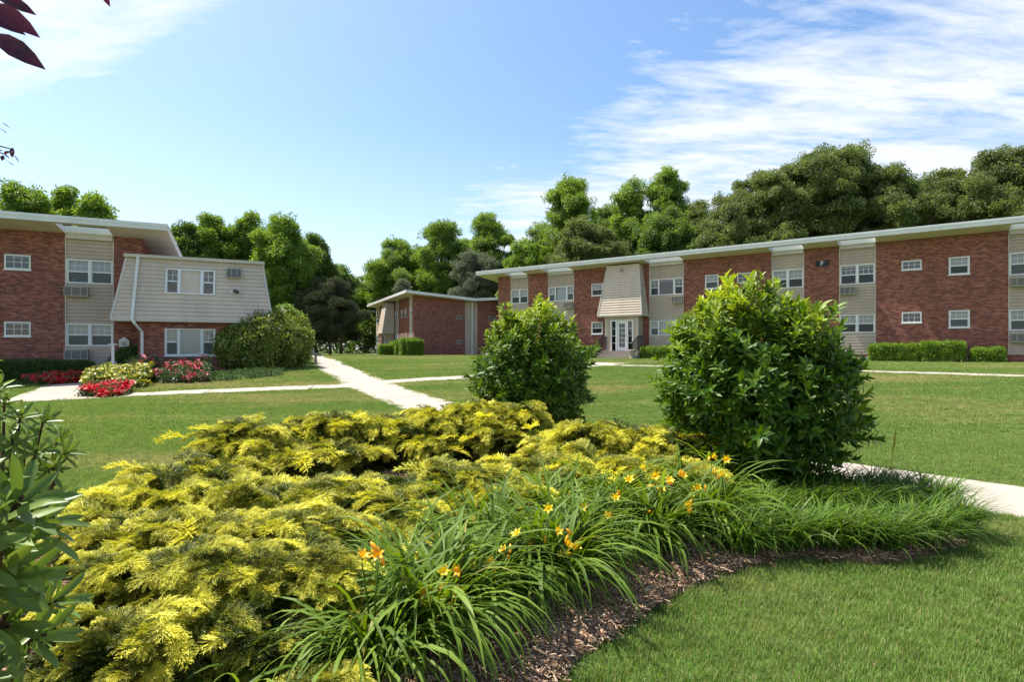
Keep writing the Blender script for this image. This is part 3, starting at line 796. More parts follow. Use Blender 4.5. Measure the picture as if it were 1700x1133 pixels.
# stone urn beside the steps
p = np.array([F.a(1055, 2.2), -2.35])
urn = MB(); zz0 = -0.1
urn.tube([(0,0,0),(0,0,.06),(0,0,.10),(0,0,.30),(0,0,.55),(0,0,.60),(0,0,.62)], [.16,.16,.13,.16,.21,.23,.19], 14)
wm = BF.location
def f_world(a, y):
    q = F.P + F.u*(F.o + a) - F.n*y; return q
q = f_world(F.a(1049.5, 2.75), -2.75)
uo = urn.obj('stone_planter', M['step'], None, smooth=True); uo.location = (q[0], q[1], float(T(*q)))
tag(uo, 'grey stone planter on the grass at the foot of the entrance steps', 'planter')

# ------------------------------------------------------------------ left building with clad end block
E = Facade((-17.9, 23.8), (0.906, 0.42), 0.40)
E.o = E.a(235)
BE = E.empty('apartment_building')
tag(BE, 'two-storey red brick building with beige clad end block beside the red flower beds', 'building', 'brick apartment buildings round the lawn')
LEFT = -17.0
HS2 = E.z(235, 396)
b0, b1 = E.a(108), E.a(189)
us2, uh2, ls2, lh2 = E.z(150, 471.5), E.z(150, 432), E.z(150, 575), E.z(150, 538)
ew = [(E.a(7), E.a(51), E.z(29, 447.5), E.z(29, 423)), (E.a(7), E.a(51), E.z(29, 558.5), E.z(29, 534.5))]
for a0, a1 in ((LEFT, b0), (b1, 0.0)):
    mb = MB(); grid_wall(mb, PF, a0, a1, -0.7, HS2 + 0.12, [w for w in ew if a0 < w[0] < a1]); mb.obj('brick_wall', M['brick'], BE)
for w in ew: window(BE, PF, *w, 'small', 'dark', sill=True)
hs = [(b0+0.02, b1-0.02, us2, uh2), (b0+0.02, b1-0.02, ls2, lh2)]
siding(BE, PB, b0, b1, 0.15, HS2+0.05, hs)
window(BE, PB, b0+0.03, b1-0.03, us2, uh2, 'pair', 'blind', proud=0.045); window(BE, PB, b0+0.03, b1-0.03, ls2, lh2, 'pair', 'blind', proud=0.045)
mb = MB(); mb.box(b0, b1, 0.03, 0.2, -0.7, 0.15); mb.obj('bay_base', M['brick'], BE)
for x, s in ((b0, 1), (b1, -1)):
    mb = MB(); mb.box(min(x, x+s*0.04), max(x, x+s*0.04), -0.012, 0.06, 0.15, HS2); mb.obj('corner_trim', M['trim'], BE)
mb = MB(); mb.box(b0+0.04, b1-0.04, -0.10, 0.018, HS2-0.22, HS2-0.02); mb.obj('bay_fascia', M['trim'], BE)
mb = MB(); mb.box(b0+0.01, b1-0.01, -0.17, -0.102, HS2-0.02, HS2+0.14); mb.obj('bay_gutter', M['white'], BE)
for zz_ in (us2, ls2): ac_unit(BE, PB, b0+0.02, b0+0.82, zz_-0.16-0.40, zz_-0.16)
slab_roof(BE, [LEFT, b0, b1, 1.15], [-1.55, -1.28, -0.22, 10.2], HS2, 0.10, 0.25, {(1, 1)})
mb = MB(); hb2 = lambda y: HS2 - 0.1*y
mb.poly([(0, 0.001, -0.7), (0, 9.8, -0.7), (0, 9.8, hb2(9.8)), (0, 0.001, hb2(0))]); mb.poly([(LEFT, 0, -0.7), (LEFT, 0, hb2(0)), (LEFT, 9.8, hb2(9.8)), (LEFT, 9.8, -0.7)])
mb.poly([(LEFT, 9.8, -0.7), (0, 9.8, -0.7), (0, 9.8, hb2(9.8)), (LEFT, 9.8, hb2(9.8))]); mb.obj('side_wall', M['brick'], BE)
mb = MB(); mb.box(LEFT+0.3, -0.3, 0.6, 9.5, us2-1.0, us2-0.85); mb.box(LEFT+0.3, -0.3, 3.0, 3.1, -0.3, HS2-0.5); mb.obj('interior', M['dark_room'], BE)
# end block: brick below, sloping clad storey above
OB = 1.1
k0, k1 = E.a(229, OB), E.a(441, OB)
mzb, mzt = E.z(320, 531, OB+0.35), E.z(320, 433, OB-0.35)
lw = (E.a(273.5, OB), E.a(357.5, OB), E.z(315, 590.5, OB), E.z(315, 546, OB))
PK = lambda a, d, z: (a, -OB + d, z)
mb = MB(); grid_wall(mb, PK, k0, k1, -0.8, mzb-0.1, [lw])
mb.poly([(k0, -OB, -0.8), (k0, 8, -0.8), (k0, 8, mzb-.1), (k0, -OB, mzb-.1)]); mb.poly([(k1, -OB, -0.8), (k1, 8, -0.8), (k1, 8, mzb-.1), (k1, -OB, mzb-.1)]); mb.poly([(k0, 8, -0.8), (k1, 8, -0.8), (k1, 8, mzb-.1), (k0, 8, mzb-.1)])
mb.obj('brick_wall', M['brick'], BE)
window(BE, PK, *lw, 'triple', 'curtain', sill=True)
x0b, x1b = E.a(184, OB+.35), E.a(452, OB+.35); x0t, x1t = E.a(210, OB-.35), E.a(436, OB-.35)
yb_m, yt_m = -OB-.35, -OB+.35
plane = lambda z: yb_m + (yt_m - yb_m) * (z - mzb) / (mzt - mzb)
PM = lambda a, d, z: (a, plane(z) + d, z)
uw = (E.a(273.5, OB), E.a(357.5, OB), E.z(315, 489, OB), E.z(315, 446.5, OB))
man = mansard(BE, x0b, x1b, x0t, x1t, mzb, mzt, yb_m, yt_m, 8.4, 'siding_light', 'clad_storey', panel_holes=[uw], expo=0.178)
window(BE, PM, uw[0]+.01, uw[1]-.01, uw[2], uw[3], 'triple', 'curtain', proud=0.035)
mb = MB(); bar(mb, PM, uw[0], uw[1], 0.0, 0.02, uw[2], uw[3])
mb = MB(); mb.box(x0t-0.08, x1t+0.08, yt_m-0.14, 8.5, mzt, mzt+0.13); fl_ = mb.obj('flat_roof', M['trim'], BE)
mb = MB(); mb.box(x0t+0.1, x1t-0.1, yt_m+0.1, 8.4, mzt+0.132, mzt+0.16); mb.obj('roof_felt', M['roofing'], fl_)
ac0 = E.a(375.5, OB); ac_unit(BE, PM, ac0, E.a(400.5, OB), E.z(388, 461, OB), E.z(388, 445, OB), 0.12)
dx = E.a(228, OB)
mb = MB()
dpt = [(x0t+0.42, yt_m-0.12, mzt+0.06), (x0t+0.42, yt_m-0.10, mzt-0.05), (dx-0.12, yb_m-0.07, mzb-0.02), (dx-0.05, yb_m-0.05, mzb-0.18), (dx+0.18, -OB-0.06, mzb-0.55), (dx+0.18, -OB-0.06, 0.05)]
mb.tube(dpt, 0.06, 8); mb.obj('downspout', M['fascia'], BE)
# twin flood light on the clad storey
za = E.z(389, 483, OB); aa = E.a(389, OB); yp = plane(za)
mb = MB(); mb.box(aa-0.06, aa+0.06, yp-0.05, yp+0.02, za-0.05, za+0.05); fl = mb.obj('floodlight', M['ac_dark'], BE)
for s in (-1, 1):
    g = MB(); g.tube([(aa+s*0.04, yp-0.05, za), (aa+s*0.09, yp-0.10, za-0.03), (aa+s*0.13, yp-0.20, za-0.08)], [0.02, 0.05, 0.075], 10); g.obj('lamp_head', M['fascia'] if s < 0 else M['ac_dark'], fl, smooth=False)

# ------------------------------------------------------------------ far building (gable end with valley roof)
D = Facade((-10.1, 57.8), (0.42, -0.906), 0.70)
BD = D.empty('apartment_building')
tag(BD, 'distant brick building showing its gable end, small clipped hedges along the front', 'building', 'brick apartment buildings round the lawn')
GE = -18.5; GW = 6.3
HS3 = 90/930*57.8 + 0.8
sl3 = 0.075
PG = lambda a, d, z: (-d, a, z)
mb = MB(); sg0, sg1 = GW-0.72, GW+0.72
hg = lambda y: HS3 - sl3*(y if y < GW else 2*GW - y)
for y0, y1 in ((0.0, sg0), (sg1, 2*GW)): mb.poly([(0, y0, -0.8), (0, y1, -0.8), (0, y1, hg(y1)+.05), (0, y0, hg(y0)+.05)])
mb.poly([(GE, 0, -.8), (GE, 2*GW, -.8), (GE, 2*GW, hg(0)), (GE, GW, hg(GW)), (GE, 0, hg(0))]); mb.poly([(0, 2*GW, -.8), (GE, 2*GW, -.8), (GE, 2*GW, hg(0)), (0, 2*GW, hg(0))])
mb.obj('gable_wall', M['brick'], BD)
siding(BD, lambda a, d, z: (-d-0.04, a, z), sg0, sg1, 0.1, hg(GW), [])
mb = MB(); mb.box(-0.3, -0.03, sg0, sg1, -0.8, 0.1); mb.obj('bay_base', M['brick'], BD)
mb = MB(); mb.tube([(0.10, GW+0.05, hg(GW)), (0.10, GW+0.05, 0.2), (0.3, GW+0.05, 0.05)], 0.075, 8); mb.obj('downspout', M['fascia'], BD)
for y in (GW-1.75, GW+2.0):
    for z in (4.0, 1.35): ac_unit(BD, PG, y, y+0.72, z, z+0.42, 0.06)
# long front: wall with bays
uz, lz = 4.30, 1.65
zt_ = 0.98
dw = [(D.a(px)-0.42, D.a(px)+0.42, z, z+zt_*0.9) for px in (667.5, 673.5) for z in (uz, lz)]
bay3 = [(-2.05, -0.75), (D.a(659)-0.9, D.a(659)+0.9), (D.a(627)-1.1, D.a(627)+1.1)]
ed = [GE] + [x for b in reversed(bay3) for x in b] + [0.0]
for i in range(0, len(ed), 2):
    mb = MB(); grid_wall(mb, PF, ed[i], ed[i+1], -0.8, HS3+.05, [w for w in dw if ed[i] < w[0] < ed[i+1]]); mb.obj('brick_wall', M['brick'], BD)
for w in dw: window(BD, PF, *w, 'hung', 'half')
for a0, a1 in bay3:
    siding(BD, PB, a0, a1, 0.1, HS3, [(a0+.02, a1-.02, uz, uz+zt_), (a0+.02, a1-.02, lz, lz+zt_)], 'siding_light')
    for z in (uz, lz): window(BD, PB, a0+.03, a1-.03, z, z+zt_, 'pair', 'half', proud=0.045)
    mb = MB(); mb.box(a0, a1, 0.03, 0.2, -0.8, 0.1); mb.obj('bay_base', M['brick'], BD)
for side in (0, 1):
    x_ = [GE-1.2, 1.25]
    mb = MB()
    z = lambda y, k: HS3 - sl3*y + (0.27 if k else 0)
    fy = (lambda y: y) if side == 0 else (lambda y: 2*GW - y)
    for (ya, yb) in ((-1.2, GW),):
        q = lambda x, y, k: (x, fy(y), z(y, k))
        mb.hexa([q(x_[0],ya,0), q(x_[1],ya,0), q(x_[1],yb,0), q(x_[0],yb,0), q(x_[0],ya,1), q(x_[1],ya,1), q(x_[1],yb,1), q(x_[0],yb,1)])
    mb.m = [1, 2, 0, 0, 0, 0]
    ro = mb.obj('roof', [M['fascia'], M['soffit'], M['roofing']], BD)
hx = D.a(655)
hood2 = mansard(BD, hx-2.9, hx, hx-2.6, hx-0.3, 2.75, HS3-0.15, -1.45, -0.85, 0.0, 'siding_light', 'entrance_hood', expo=0.18)
mb = MB(); mb.box(hx-2.5, hx-0.35, -1.0, 0.0, 0.25, 2.64); vs = mb.obj('vestibule', M['siding'], BD)
mb = MB(); mb.box(hx-2.2, hx-0.6, -1.06, -1.002, 0.3, 2.45); dd = mb.obj('door', M['white'], BD)
mb = MB(); mb.box(hx-1.8, hx-1.0, -1.075, -1.062, 0.5, 2.3); mb.obj('pane', M['ac_dark'], dd)
for i in range(2):
    mb = MB(); mb.box(hx-2.8, hx-0.1, -2.2-0.35*i, -1.01 if i == 0 else -2.2, -0.4, 0.24-0.16*i-0.002*i); mb.obj('step', M['step'], BD)
mb = MB(); mb.box(GE+.3, -0.3, 0.6, 2*GW-.5, uz-1.0, uz-0.85); mb.box(GE+.3, -.3, 3, 3.1, -.3, HS3-.6); mb.obj('interior', M['dark_room'], BD)

# ------------------------------------------------------------------ small things by the buildings
q = E.P + E.u*(E.o + E.a(207.5)) + E.n*0.01
zc = E.z(207, 576) + E.base; hz_ = E.z(207, 560) + E.base - zc
mb = MB(); wv = 0.18
mb.box(-wv, wv, -0.20, 0, 0, hz_*0.62)
mb.poly([(-wv-.03,-.23,hz_*.62),(wv+.03,-.23,hz_*.62),(0,-.23,hz_)]); mb.poly([(-wv-.03,0,hz_*.62),(wv+.03,0,hz_*.62),(0,0,hz_)])
mb.poly([(-wv-.03,-.23,hz_*.62),(0,-.23,hz_),(0,0,hz_),(-wv-.03,0,hz_*.62)]); mb.poly([(wv+.03,-.23,hz_*.62),(0,-.23,hz_),(0,0,hz_),(wv+.03,0,hz_*.62)]); mb.poly([(-wv-.03,-.23,hz_*.62),(wv+.03,-.23,hz_*.62),(wv+.03,0,hz_*.62),(-wv-.03,0,hz_*.62)])
bx_ = mb.obj('wall_box', M['fascia'], None); bx_.location = (q[0], q[1], zc); bx_.rotation_euler = (0, 0, math.atan2(E.u[1], E.u[0]))
g = MB(); g.box(-wv*.55, wv*.55, -0.206, -0.202, hz_*.12, hz_*.5); g.obj('door', M['ac'], bx_)
tag(bx_, 'small white gabled box fixed to the brick wall by the downspout', 'box')
b = gp(187.5, 630)
mb = MB(); h = zpx(571, b[1]) - b[2]
mb.box(-.085, .085, -.085, .085, -0.1, h*0.50); mb.obj
po = empty('white_post', b)
mb.obj('sleeve', M['white'], po)
mb = MB(); mb.tube([(0,0,h*.5),(0,0,h-.05)], 0.055, 10); mb.obj('pole', M['white'], po)
mb = MB(); mb.tube([(0,0,h-.06),(0,0,h-.045),(0,0,h-.02),(0,0,h)], [.07,.16,.15,.05], 12); mb.box(-.2,.2,-.02,.02,h-.05,h-.03); mb.obj('cap', M['white'], po)
tag(po, 'white post with a flat cap standing in the yellow lilies', 'post')
b = gp(514, 589.5)
ub = empty('utility_box', b, R(20))
mb = MB(); mb.box(-.5,.5,-.35,.35,-.05,.55); mb.obj('cabinet', M['fascia'], ub)
mb = MB(); mb.box(-.54,.54,-.39,.39,.552,.62); mb.obj('lid', M['white'], ub)
tag(ub, 'low white utility box at the end of the path beyond the rounded shrub', 'utility box')
b = gp(524, 607)
ps = MB(); ps.box(-.06,.06,-.03,.03,-.05,.62); ps.box(-.02,.3,-.02,-.0,.45,.6)
o = ps.obj('marker_post', M['ac'], None); o.location = b
tag(o, 'short grey marker post on the lawn by the path edge', 'post')

# ------------------------------------------------------------------ plant kit
def frames(d, up=None, roll=None):
    """N directions -> N 3x3 matrices whose Y column is the direction and Z column roughly up"""
    d = d / np.linalg.norm(d, axis=1)[:, None]
    if up is None: up = np.tile([0, 0, 1.0], (len(d), 1))
    x = np.cross(d, up); ln = np.linalg.norm(x, axis=1); bad = ln < 1e-3
    x[bad] = [1, 0, 0]; ln[bad] = 1; x /= ln[:, None]
    z = np.cross(x, d)
    if roll is not None:
        c, s = np.cos(roll)[:, None], np.sin(roll)[:, None]; x, z = x*c + z*s, z*c - x*s
    return np.stack([x, d, z], -1)
def eul(Mx):
    y = -np.arcsin(np.clip(Mx[:, 2, 0], -1, 1)); x = np.arctan2(Mx[:, 2, 1], Mx[:, 2, 2]); z = np.arctan2(Mx[:, 1, 0], Mx[:, 0, 0])
    return np.stack([x, y, z], -1)
def stamp(tv, tf, Mx, org, scl=None):
    """copies of a template (verts, faces) -> verts, faces"""
    n = len(org); k = len(tv)
    if scl is None: scl = np.ones((n, 3))
    elif np.ndim(scl) == 1: scl = np.repeat(np.asarray(scl)[:, None], 3, 1)
    v = np.einsum('nij,nkj->nki', Mx, tv[None] * scl[:, None, :]) + org[:, None, :]
    f = [[i + k*j for i in q] for j in range(n) for q in tf]
    return v.reshape(-1, 3), f
def leaf_tpl(w, bend=0.15, cup=0.12, seg=3, shape='oval'):
    """unit-long leaf along +Y"""
    v = []; f = []
    prof = {'oval': lambda t: math.sin(math.pi * min(1, t**0.75))**0.8, 'strap': lambda t: max(.05, 1-max(0, (t-.6)/.4)**2.2)**.6 * min(1, .45 + t*1.3), 'lance': lambda t: math.sin(math.pi*t**0.9)**0.9}[shape]
    for i in range(seg+1):
        t = i/seg; y = t; z = -bend*t*t
        ww = w * (prof(t) if 0 < t < 1 else 0.06)
        if i in (0, seg) : ww = 0.03*w if i == seg else 0.12*w
        v += [(-ww, y, z + cup*ww), (0, y, z), (ww, y, z + cup*ww)]
    for i in range(seg):
        a = 3*i; f += [(a, a+1, a+4, a+3), (a+1, a+2, a+5, a+4)]
    return np.array(v), f
def diamond_tpl(w):
    return np.array([(0,0,0), (w,.5,.06), (0,1,-.1), (-w,.5,.06)]), [(0,1,2,3)]
def rand_dirs(n, zmin=-1.0):
    z = rng.uniform(zmin, 1, n); a = rng.uniform(0, 2*np.pi, n); r = np.sqrt(1 - z*z)
    return np.stack([r*np.cos(a), r*np.sin(a), z], -1)
PROTO = {}
def proto_set(key, meshes):
    c = bpy.data.collections.new(key)
    for i, me in enumerate(meshes):
        o = bpy.data.objects.new('%s_%02d' % (key, i), me); c.objects.link(o)
    g = bpy.data.node_groups.new(key, 'GeometryNodeTree')
    g.interface.new_socket('Geometry', in_out='INPUT', socket_type='NodeSocketGeometry')
    g.interface.new_socket('Geometry', in_out='OUTPUT', socket_type='NodeSocketGeometry')
    gi = g.nodes.new('NodeGroupInput'); go = g.nodes.new('NodeGroupOutput')
    ci = g.nodes.new('GeometryNodeCollectionInfo'); ci.inputs['Collection'].default_value = c
    ci.inputs['Separate Children'].default_value = True; ci.inputs['Reset Children'].default_value = True
    ip = g.nodes.new('GeometryNodeInstanceOnPoints'); ip.inputs['Pick Instance'].default_value = True
    def attr(name, typ):
        a = g.nodes.new('GeometryNodeInputNamedAttribute'); a.data_type = typ; a.inputs['Name'].default_value = name
        return [s for s in a.outputs if s.enabled and s.name == 'Attribute'][0]
    g.links.new(gi.outputs[0], ip.inputs['Points']); g.links.new(ci.outputs[0], ip.inputs['Instance'])
    g.links.new(attr('idx', 'INT'), ip.inputs['Instance Index'])
    g.links.new(attr('rot', 'FLOAT_VECTOR'), ip.inputs['Rotation']); g.links.new(attr('scl', 'FLOAT'), ip.inputs['Scale'])
    g.links.new(ip.outputs[0], go.inputs[0])
    PROTO[key] = (g, len(meshes))
def scatter(name, key, pts, rot, scl, parent=None, tint=None, kind='stuff'):
    g, n = PROTO[key]
    me = bpy.data.meshes.new(name); me.from_pydata(np.asarray(pts, float).tolist(), [], [])
    m = len(pts)
    me.attributes.new('idx', 'INT', 'POINT').data.foreach_set('value', rng.integers(0, n, m).astype(np.int32))
    me.attributes.new('rot', 'FLOAT_VECTOR', 'POINT').data.foreach_set('vector', np.asarray(rot, np.float32).ravel())
    me.attributes.new('scl', 'FLOAT', 'POINT').data.foreach_set('value', np.asarray(np.broadcast_to(scl, m), np.float32))
    if tint is not None: me.attributes.new('tint', 'FLOAT', 'POINT').data.foreach_set('value', np.asarray(tint, np.float32))
    o = link(name, me, parent); md = o.modifiers.new('scatter', 'NODES'); md.node_group = g
    if kind: o['kind'] = kind
    return o

# ------------------------------------------------------------------ leaf materials
M['locust'] = mat_leaf('bright_tree_leaves', (0.095, 0.17, 0.022), (0.165, 0.27, 0.036), (0.24, 0.35, 0.055), rough=0.5, transl=0.42)
M['maple'] = mat_leaf('green_tree_leaves', (0.07, 0.12, 0.023), (0.115, 0.195, 0.034), (0.18, 0.275, 0.05), rough=0.5, transl=0.42)
M['oak'] = mat_leaf('olive_oak_leaves', (0.066, 0.10, 0.025), (0.12, 0.168, 0.04), (0.20, 0.255, 0.066), rough=0.5, transl=0.42)
M['silver'] = mat_leaf('silvery_leaves', (0.09, 0.12, 0.06), (0.14, 0.17, 0.09), (0.21, 0.24, 0.14), rough=0.5, transl=0.25)
M['lime'] = mat_leaf('lime_leaves', (0.09, 0.17, 0.015), (0.16, 0.27, 0.03), (0.23, 0.35, 0.05), rough=0.5, transl=0.42)
M['cedar'] = mat_leaf('cedar_foliage', (0.04, 0.055, 0.02), (0.07, 0.085, 0.032), (0.11, 0.12, 0.05), rough=0.7, transl=0.15)
M['hedge'] = mat_leaf('hedge_leaves', (0.09, 0.17, 0.016), (0.16, 0.27, 0.024), (0.25, 0.37, 0.04), rough=0.45, transl=0.25)
M['darkhedge'] = mat_leaf('yew_leaves', (0.035, 0.075, 0.014), (0.06, 0.12, 0.02), (0.10, 0.18, 0.03), rough=0.5, transl=0.2)
M['shrub'] = mat_leaf('shrub_leaves', (0.10, 0.155, 0.025), (0.17, 0.235, 0.036), (0.31, 0.36, 0.06), (0.26, 0.14, 0.05), 0.06, rough=0.4, transl=0.25)
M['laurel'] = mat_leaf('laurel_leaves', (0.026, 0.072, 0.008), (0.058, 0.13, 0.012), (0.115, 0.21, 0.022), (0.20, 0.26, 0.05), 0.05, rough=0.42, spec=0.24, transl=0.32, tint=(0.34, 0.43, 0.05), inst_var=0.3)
M['rhodo'] = mat_leaf('rhododendron_leaves', (0.075, 0.13, 0.020), (0.12, 0.195, 0.030), (0.20, 0.28, 0.05), rough=0.42, spec=0.38, transl=0.25, inst_var=0.6)
M['lily_leaf'] = mat_leaf('daylily_leaves', (0.065, 0.115, 0.012), (0.11, 0.185, 0.020), (0.18, 0.265, 0.035), (0.36, 0.27, 0.07), 0.02, rough=0.5, spec=0.18, transl=0.34, inst_var=0.6)
M['lily_obj'] = mat_leaf('daylily_blades', (0.07, 0.125, 0.012), (0.12, 0.20, 0.022), (0.19, 0.28, 0.04), rough=0.5, spec=0.18, transl=0.34, inst_var=1.0)
M['liriope'] = mat_leaf('liriope_blades', (0.045, 0.10, 0.012), (0.085, 0.165, 0.018), (0.15, 0.245, 0.03), (0.30, 0.32, 0.14), 0.03, rough=0.48, spec=0.2, transl=0.34, inst_var=0.2)
M['juniper'] = mat_leaf('golden_juniper', (0.020, 0.038, 0.007), (0.046, 0.074, 0.010), (0.095, 0.13, 0.015), rough=0.55, spec=0.3, transl=0.22, tint=(0.74, 0.695, 0.085), inst_var=0.35, hue=0.50)  # greens of older inner growth, darkened further to paint in the shade there
M['gold_lily'] = mat_leaf('yellow_green_leaves', (0.16, 0.22, 0.02), (0.36, 0.36, 0.025), (0.66, 0.54, 0.04), rough=0.45, transl=0.25)
M['rose_leaf'] = mat_leaf('rose_leaves', (0.03, 0.07, 0.018), (0.06, 0.12, 0.03), (0.12, 0.16, 0.05), rough=0.4, transl=0.2)
M['red'] = mat_leaf('red_petals', (0.42, 0.010, 0.010), (0.62, 0.022, 0.016), (0.75, 0.06, 0.03), rough=0.5, transl=0.25)
M['pink'] = mat_leaf('pink_petals', (0.45, 0.02, 0.05), (0.60, 0.05, 0.085), (0.72, 0.18, 0.20), rough=0.5, transl=0.25)
M['petal'] = mat_leaf('orange_yellow_petals', (0.84, 0.58, 0.012), (0.86, 0.64, 0.018), (0.88, 0.70, 0.05), rough=0.45, transl=0.3, inst_var=0.9)
M['throat'] = mat_leaf('orange_petals', (0.80, 0.42, 0.012), (0.83, 0.48, 0.016), (0.85, 0.54, 0.03), rough=0.45, transl=0.3, inst_var=0.9)
M['purple'] = mat_leaf('purple_leaves', (0.035, 0.006, 0.010), (0.05, 0.008, 0.014), (0.08, 0.012, 0.018), rough=0.4, transl=0.3)
M['twig'] = mat_leaf('pale_twigs', (0.35, 0.33, 0.30), (0.5, 0.48, 0.45), (0.65, 0.63, 0.6), rough=0.7, transl=0.0)

# ------------------------------------------------------------------ leaf clump templates
def clump_mesh(name, mat, n, rad, lw, ll, flat=0.6):
    tv, tf = diamond_tpl(lw)
    p = rand_dirs(n) * (rng.uniform(0.15, 1, n)**0.5)[:, None] * rad; p[:, 2] *= flat
    d = p / rad + rng.normal(0, 0.5, (n, 3)) + [0, 0, 0.1]
    v, f = stamp(tv, tf, frames(d, roll=rng.normal(0, 0.6, n)), p, rng.uniform(0.7, 1.25, n) * ll)
    return mesh_np(name, v, f, mat)
for k in ('locust', 'maple', 'oak', 'silver', 'lime', 'cedar'):
    a = dict(locust=(80, .68, .28, .23), maple=(76, .66, .32, .24), oak=(90, .60, .30, .20), silver=(90, .55, .22, .22), lime=(80, .55, .30, .24), cedar=(110, .5, .14, .24))[k]
    proto_set(k, [clump_mesh(k, M[k], *a) for _ in range(4)])
proto_set('hedge', [clump_mesh('hedge', M['hedge'], 60, .13, .32, .055, 1.0) for _ in range(3)])
proto_set('darkhedge', [clump_mesh('darkhedge', M['darkhedge'], 60, .13, .25, .055, 1.0) for _ in range(3)])
proto_set('shrub', [clump_mesh('shrub', M['shrub'], 44, .20, .26, .13, .8) for _ in range(4)])
proto_set('rose_leaf', [clump_mesh('rose_leaf', M['rose_leaf'], 40, .16, .32, .07, .8) for _ in range(3)])

# ------------------------------------------------------------------ trees
def lobe_points(c, r, n, zmin=-0.55, shell=(0.72, 1.05)):
    d = rand_dirs(n, zmin); k = rng.uniform(*shell, n)
    return c + d * r * k[:, None], d
def tree(name, label, px, top, depth, wpx, kind, lobes=9, base=0.28, dens=1.0, clump=1.0, group='trees behind the buildings', trunk=True, lift=0.0, cat='tree'):
    x = at(px, depth); z0 = float(T(x, depth)); H = zpx(top, depth) - z0; W_ = wpx / FPX * depth
    root = empty(name, (x, depth, z0)); tag(root, label, cat, group)
    cz0, cz1 = H*base, H
    C = []
    rl = W_*0.5; mid = (cz0 + cz1)/2; hz = (cz1 - cz0)/2
    want = lobes*5; tries = 0
    top_r = rl*0.30
    C.append((np.array([rng.normal(0, .06)*rl, 0, cz1 - top_r*.7]), np.array([top_r*1.2, top_r*1.2, top_r*.75])))
    zc_ = cz1 - top_r*.7
    for m_ in range(3):      # leaf masses that tie the top to the rest of the crown
        zc_ -= top_r*.85; rr_ = rl*(.30 + .06*m_); a_ = rng.uniform(0, 6.28)
        for s_ in (1, -1): C.append((np.array([math.cos(a_)*rr_*.55*s_, math.sin(a_)*rr_*.55*s_, zc_ + rng.normal(0, .1)]), np.array([rr_, rr_, rr_*.72])))
    while len(C) < want and tries < 900:
        tries += 1
        d = rand_dirs(1, -.85)[0]; k = rng.uniform(.45, .92)
        r = rl*rng.uniform(.15, .34)
        c = np.array([d[0]*rl*k, d[1]*rl*k, mid + d[2]*hz*min(1, k+.06)])
        c[2] = min(c[2], cz1 - r*.75)
        if min(np.linalg.norm((c - q[0])*[1, 1, .9]) for q in C) < r*.72: continue
        C.append((c, np.array([r, r, r*rng.uniform(.50, .68)])))
    P, Dn = [], []
    for c, r in C:
        n = int(dens * 21 * r[0] * r[0] / (clump*clump)) + 8
        sd_ = rand_dirs(8, -.45)
        sub_ = c + sd_*r*rng.uniform(.45, 1.12, (8, 1)); kk = rng.integers(0, 8, n)
        p = sub_[kk] + rng.normal(0, .27, (n, 3))*r*[1, 1, .62]; P.append(p); Dn.append(sd_[kk] + rng.normal(0, .4, (n, 3)))
    n = int(len(C)*5); d = rand_dirs(n); P.append(d*rng.uniform(.05, .62, (n, 1))*[rl, rl, hz] + [0, 0, mid - hz*.08]); Dn.append(d)
    P = np.concatenate(P); Dn = np.concatenate(Dn)
    rot = eul(frames(np.cross(Dn, rng.normal(0, 1, Dn.shape)), Dn + [0, 0, .5]))
    scatter('crown', kind, P, rot, rng.uniform(0.38, 1.08, len(P)) * clump, root)
    if trunk:
        mb = MB(); tr = max(0.14, H*0.017)
        lean = rng.normal(0, .25, 2)
        ax = [(lean[0]*t*t, lean[1]*t*t, -0.3 + (cz0 + (H-cz0)*.62)*t) for t in np.linspace(0, 1, 7)]
        mb.tube(ax, [tr*(1.25 - .95*t) for t in np.linspace(0, 1, 7)], 8)
        mb.obj('trunk', M['bark'], root, smooth=True)
        mb = MB()
        for c, r in C[::2]:
            k = min(.92, max(.3, (c[2]*0.55) / (cz0 + (H-cz0)*.62)))
            a = np.array([lean[0]*k*k, lean[1]*k*k, -0.3 + (cz0+(H-cz0)*.62)*k]); m_ = (a + c)/2 + [0, 0, -0.3] + rng.normal(0, .25, 3)
            mb.tube([a, m_, c], [tr*.42, tr*.28, tr*.10], 5)
            for j in range(4):
                e = c + rand_dirs(1, -.2)[0]*r*.85; mb.tube([m_*.3+c*.7, (c+e)/2+rng.normal(0,.1,3), e], [tr*.14, tr*.09, tr*.03], 4)
        mb.obj('limb', M['bark'], root, smooth=True)
    return root
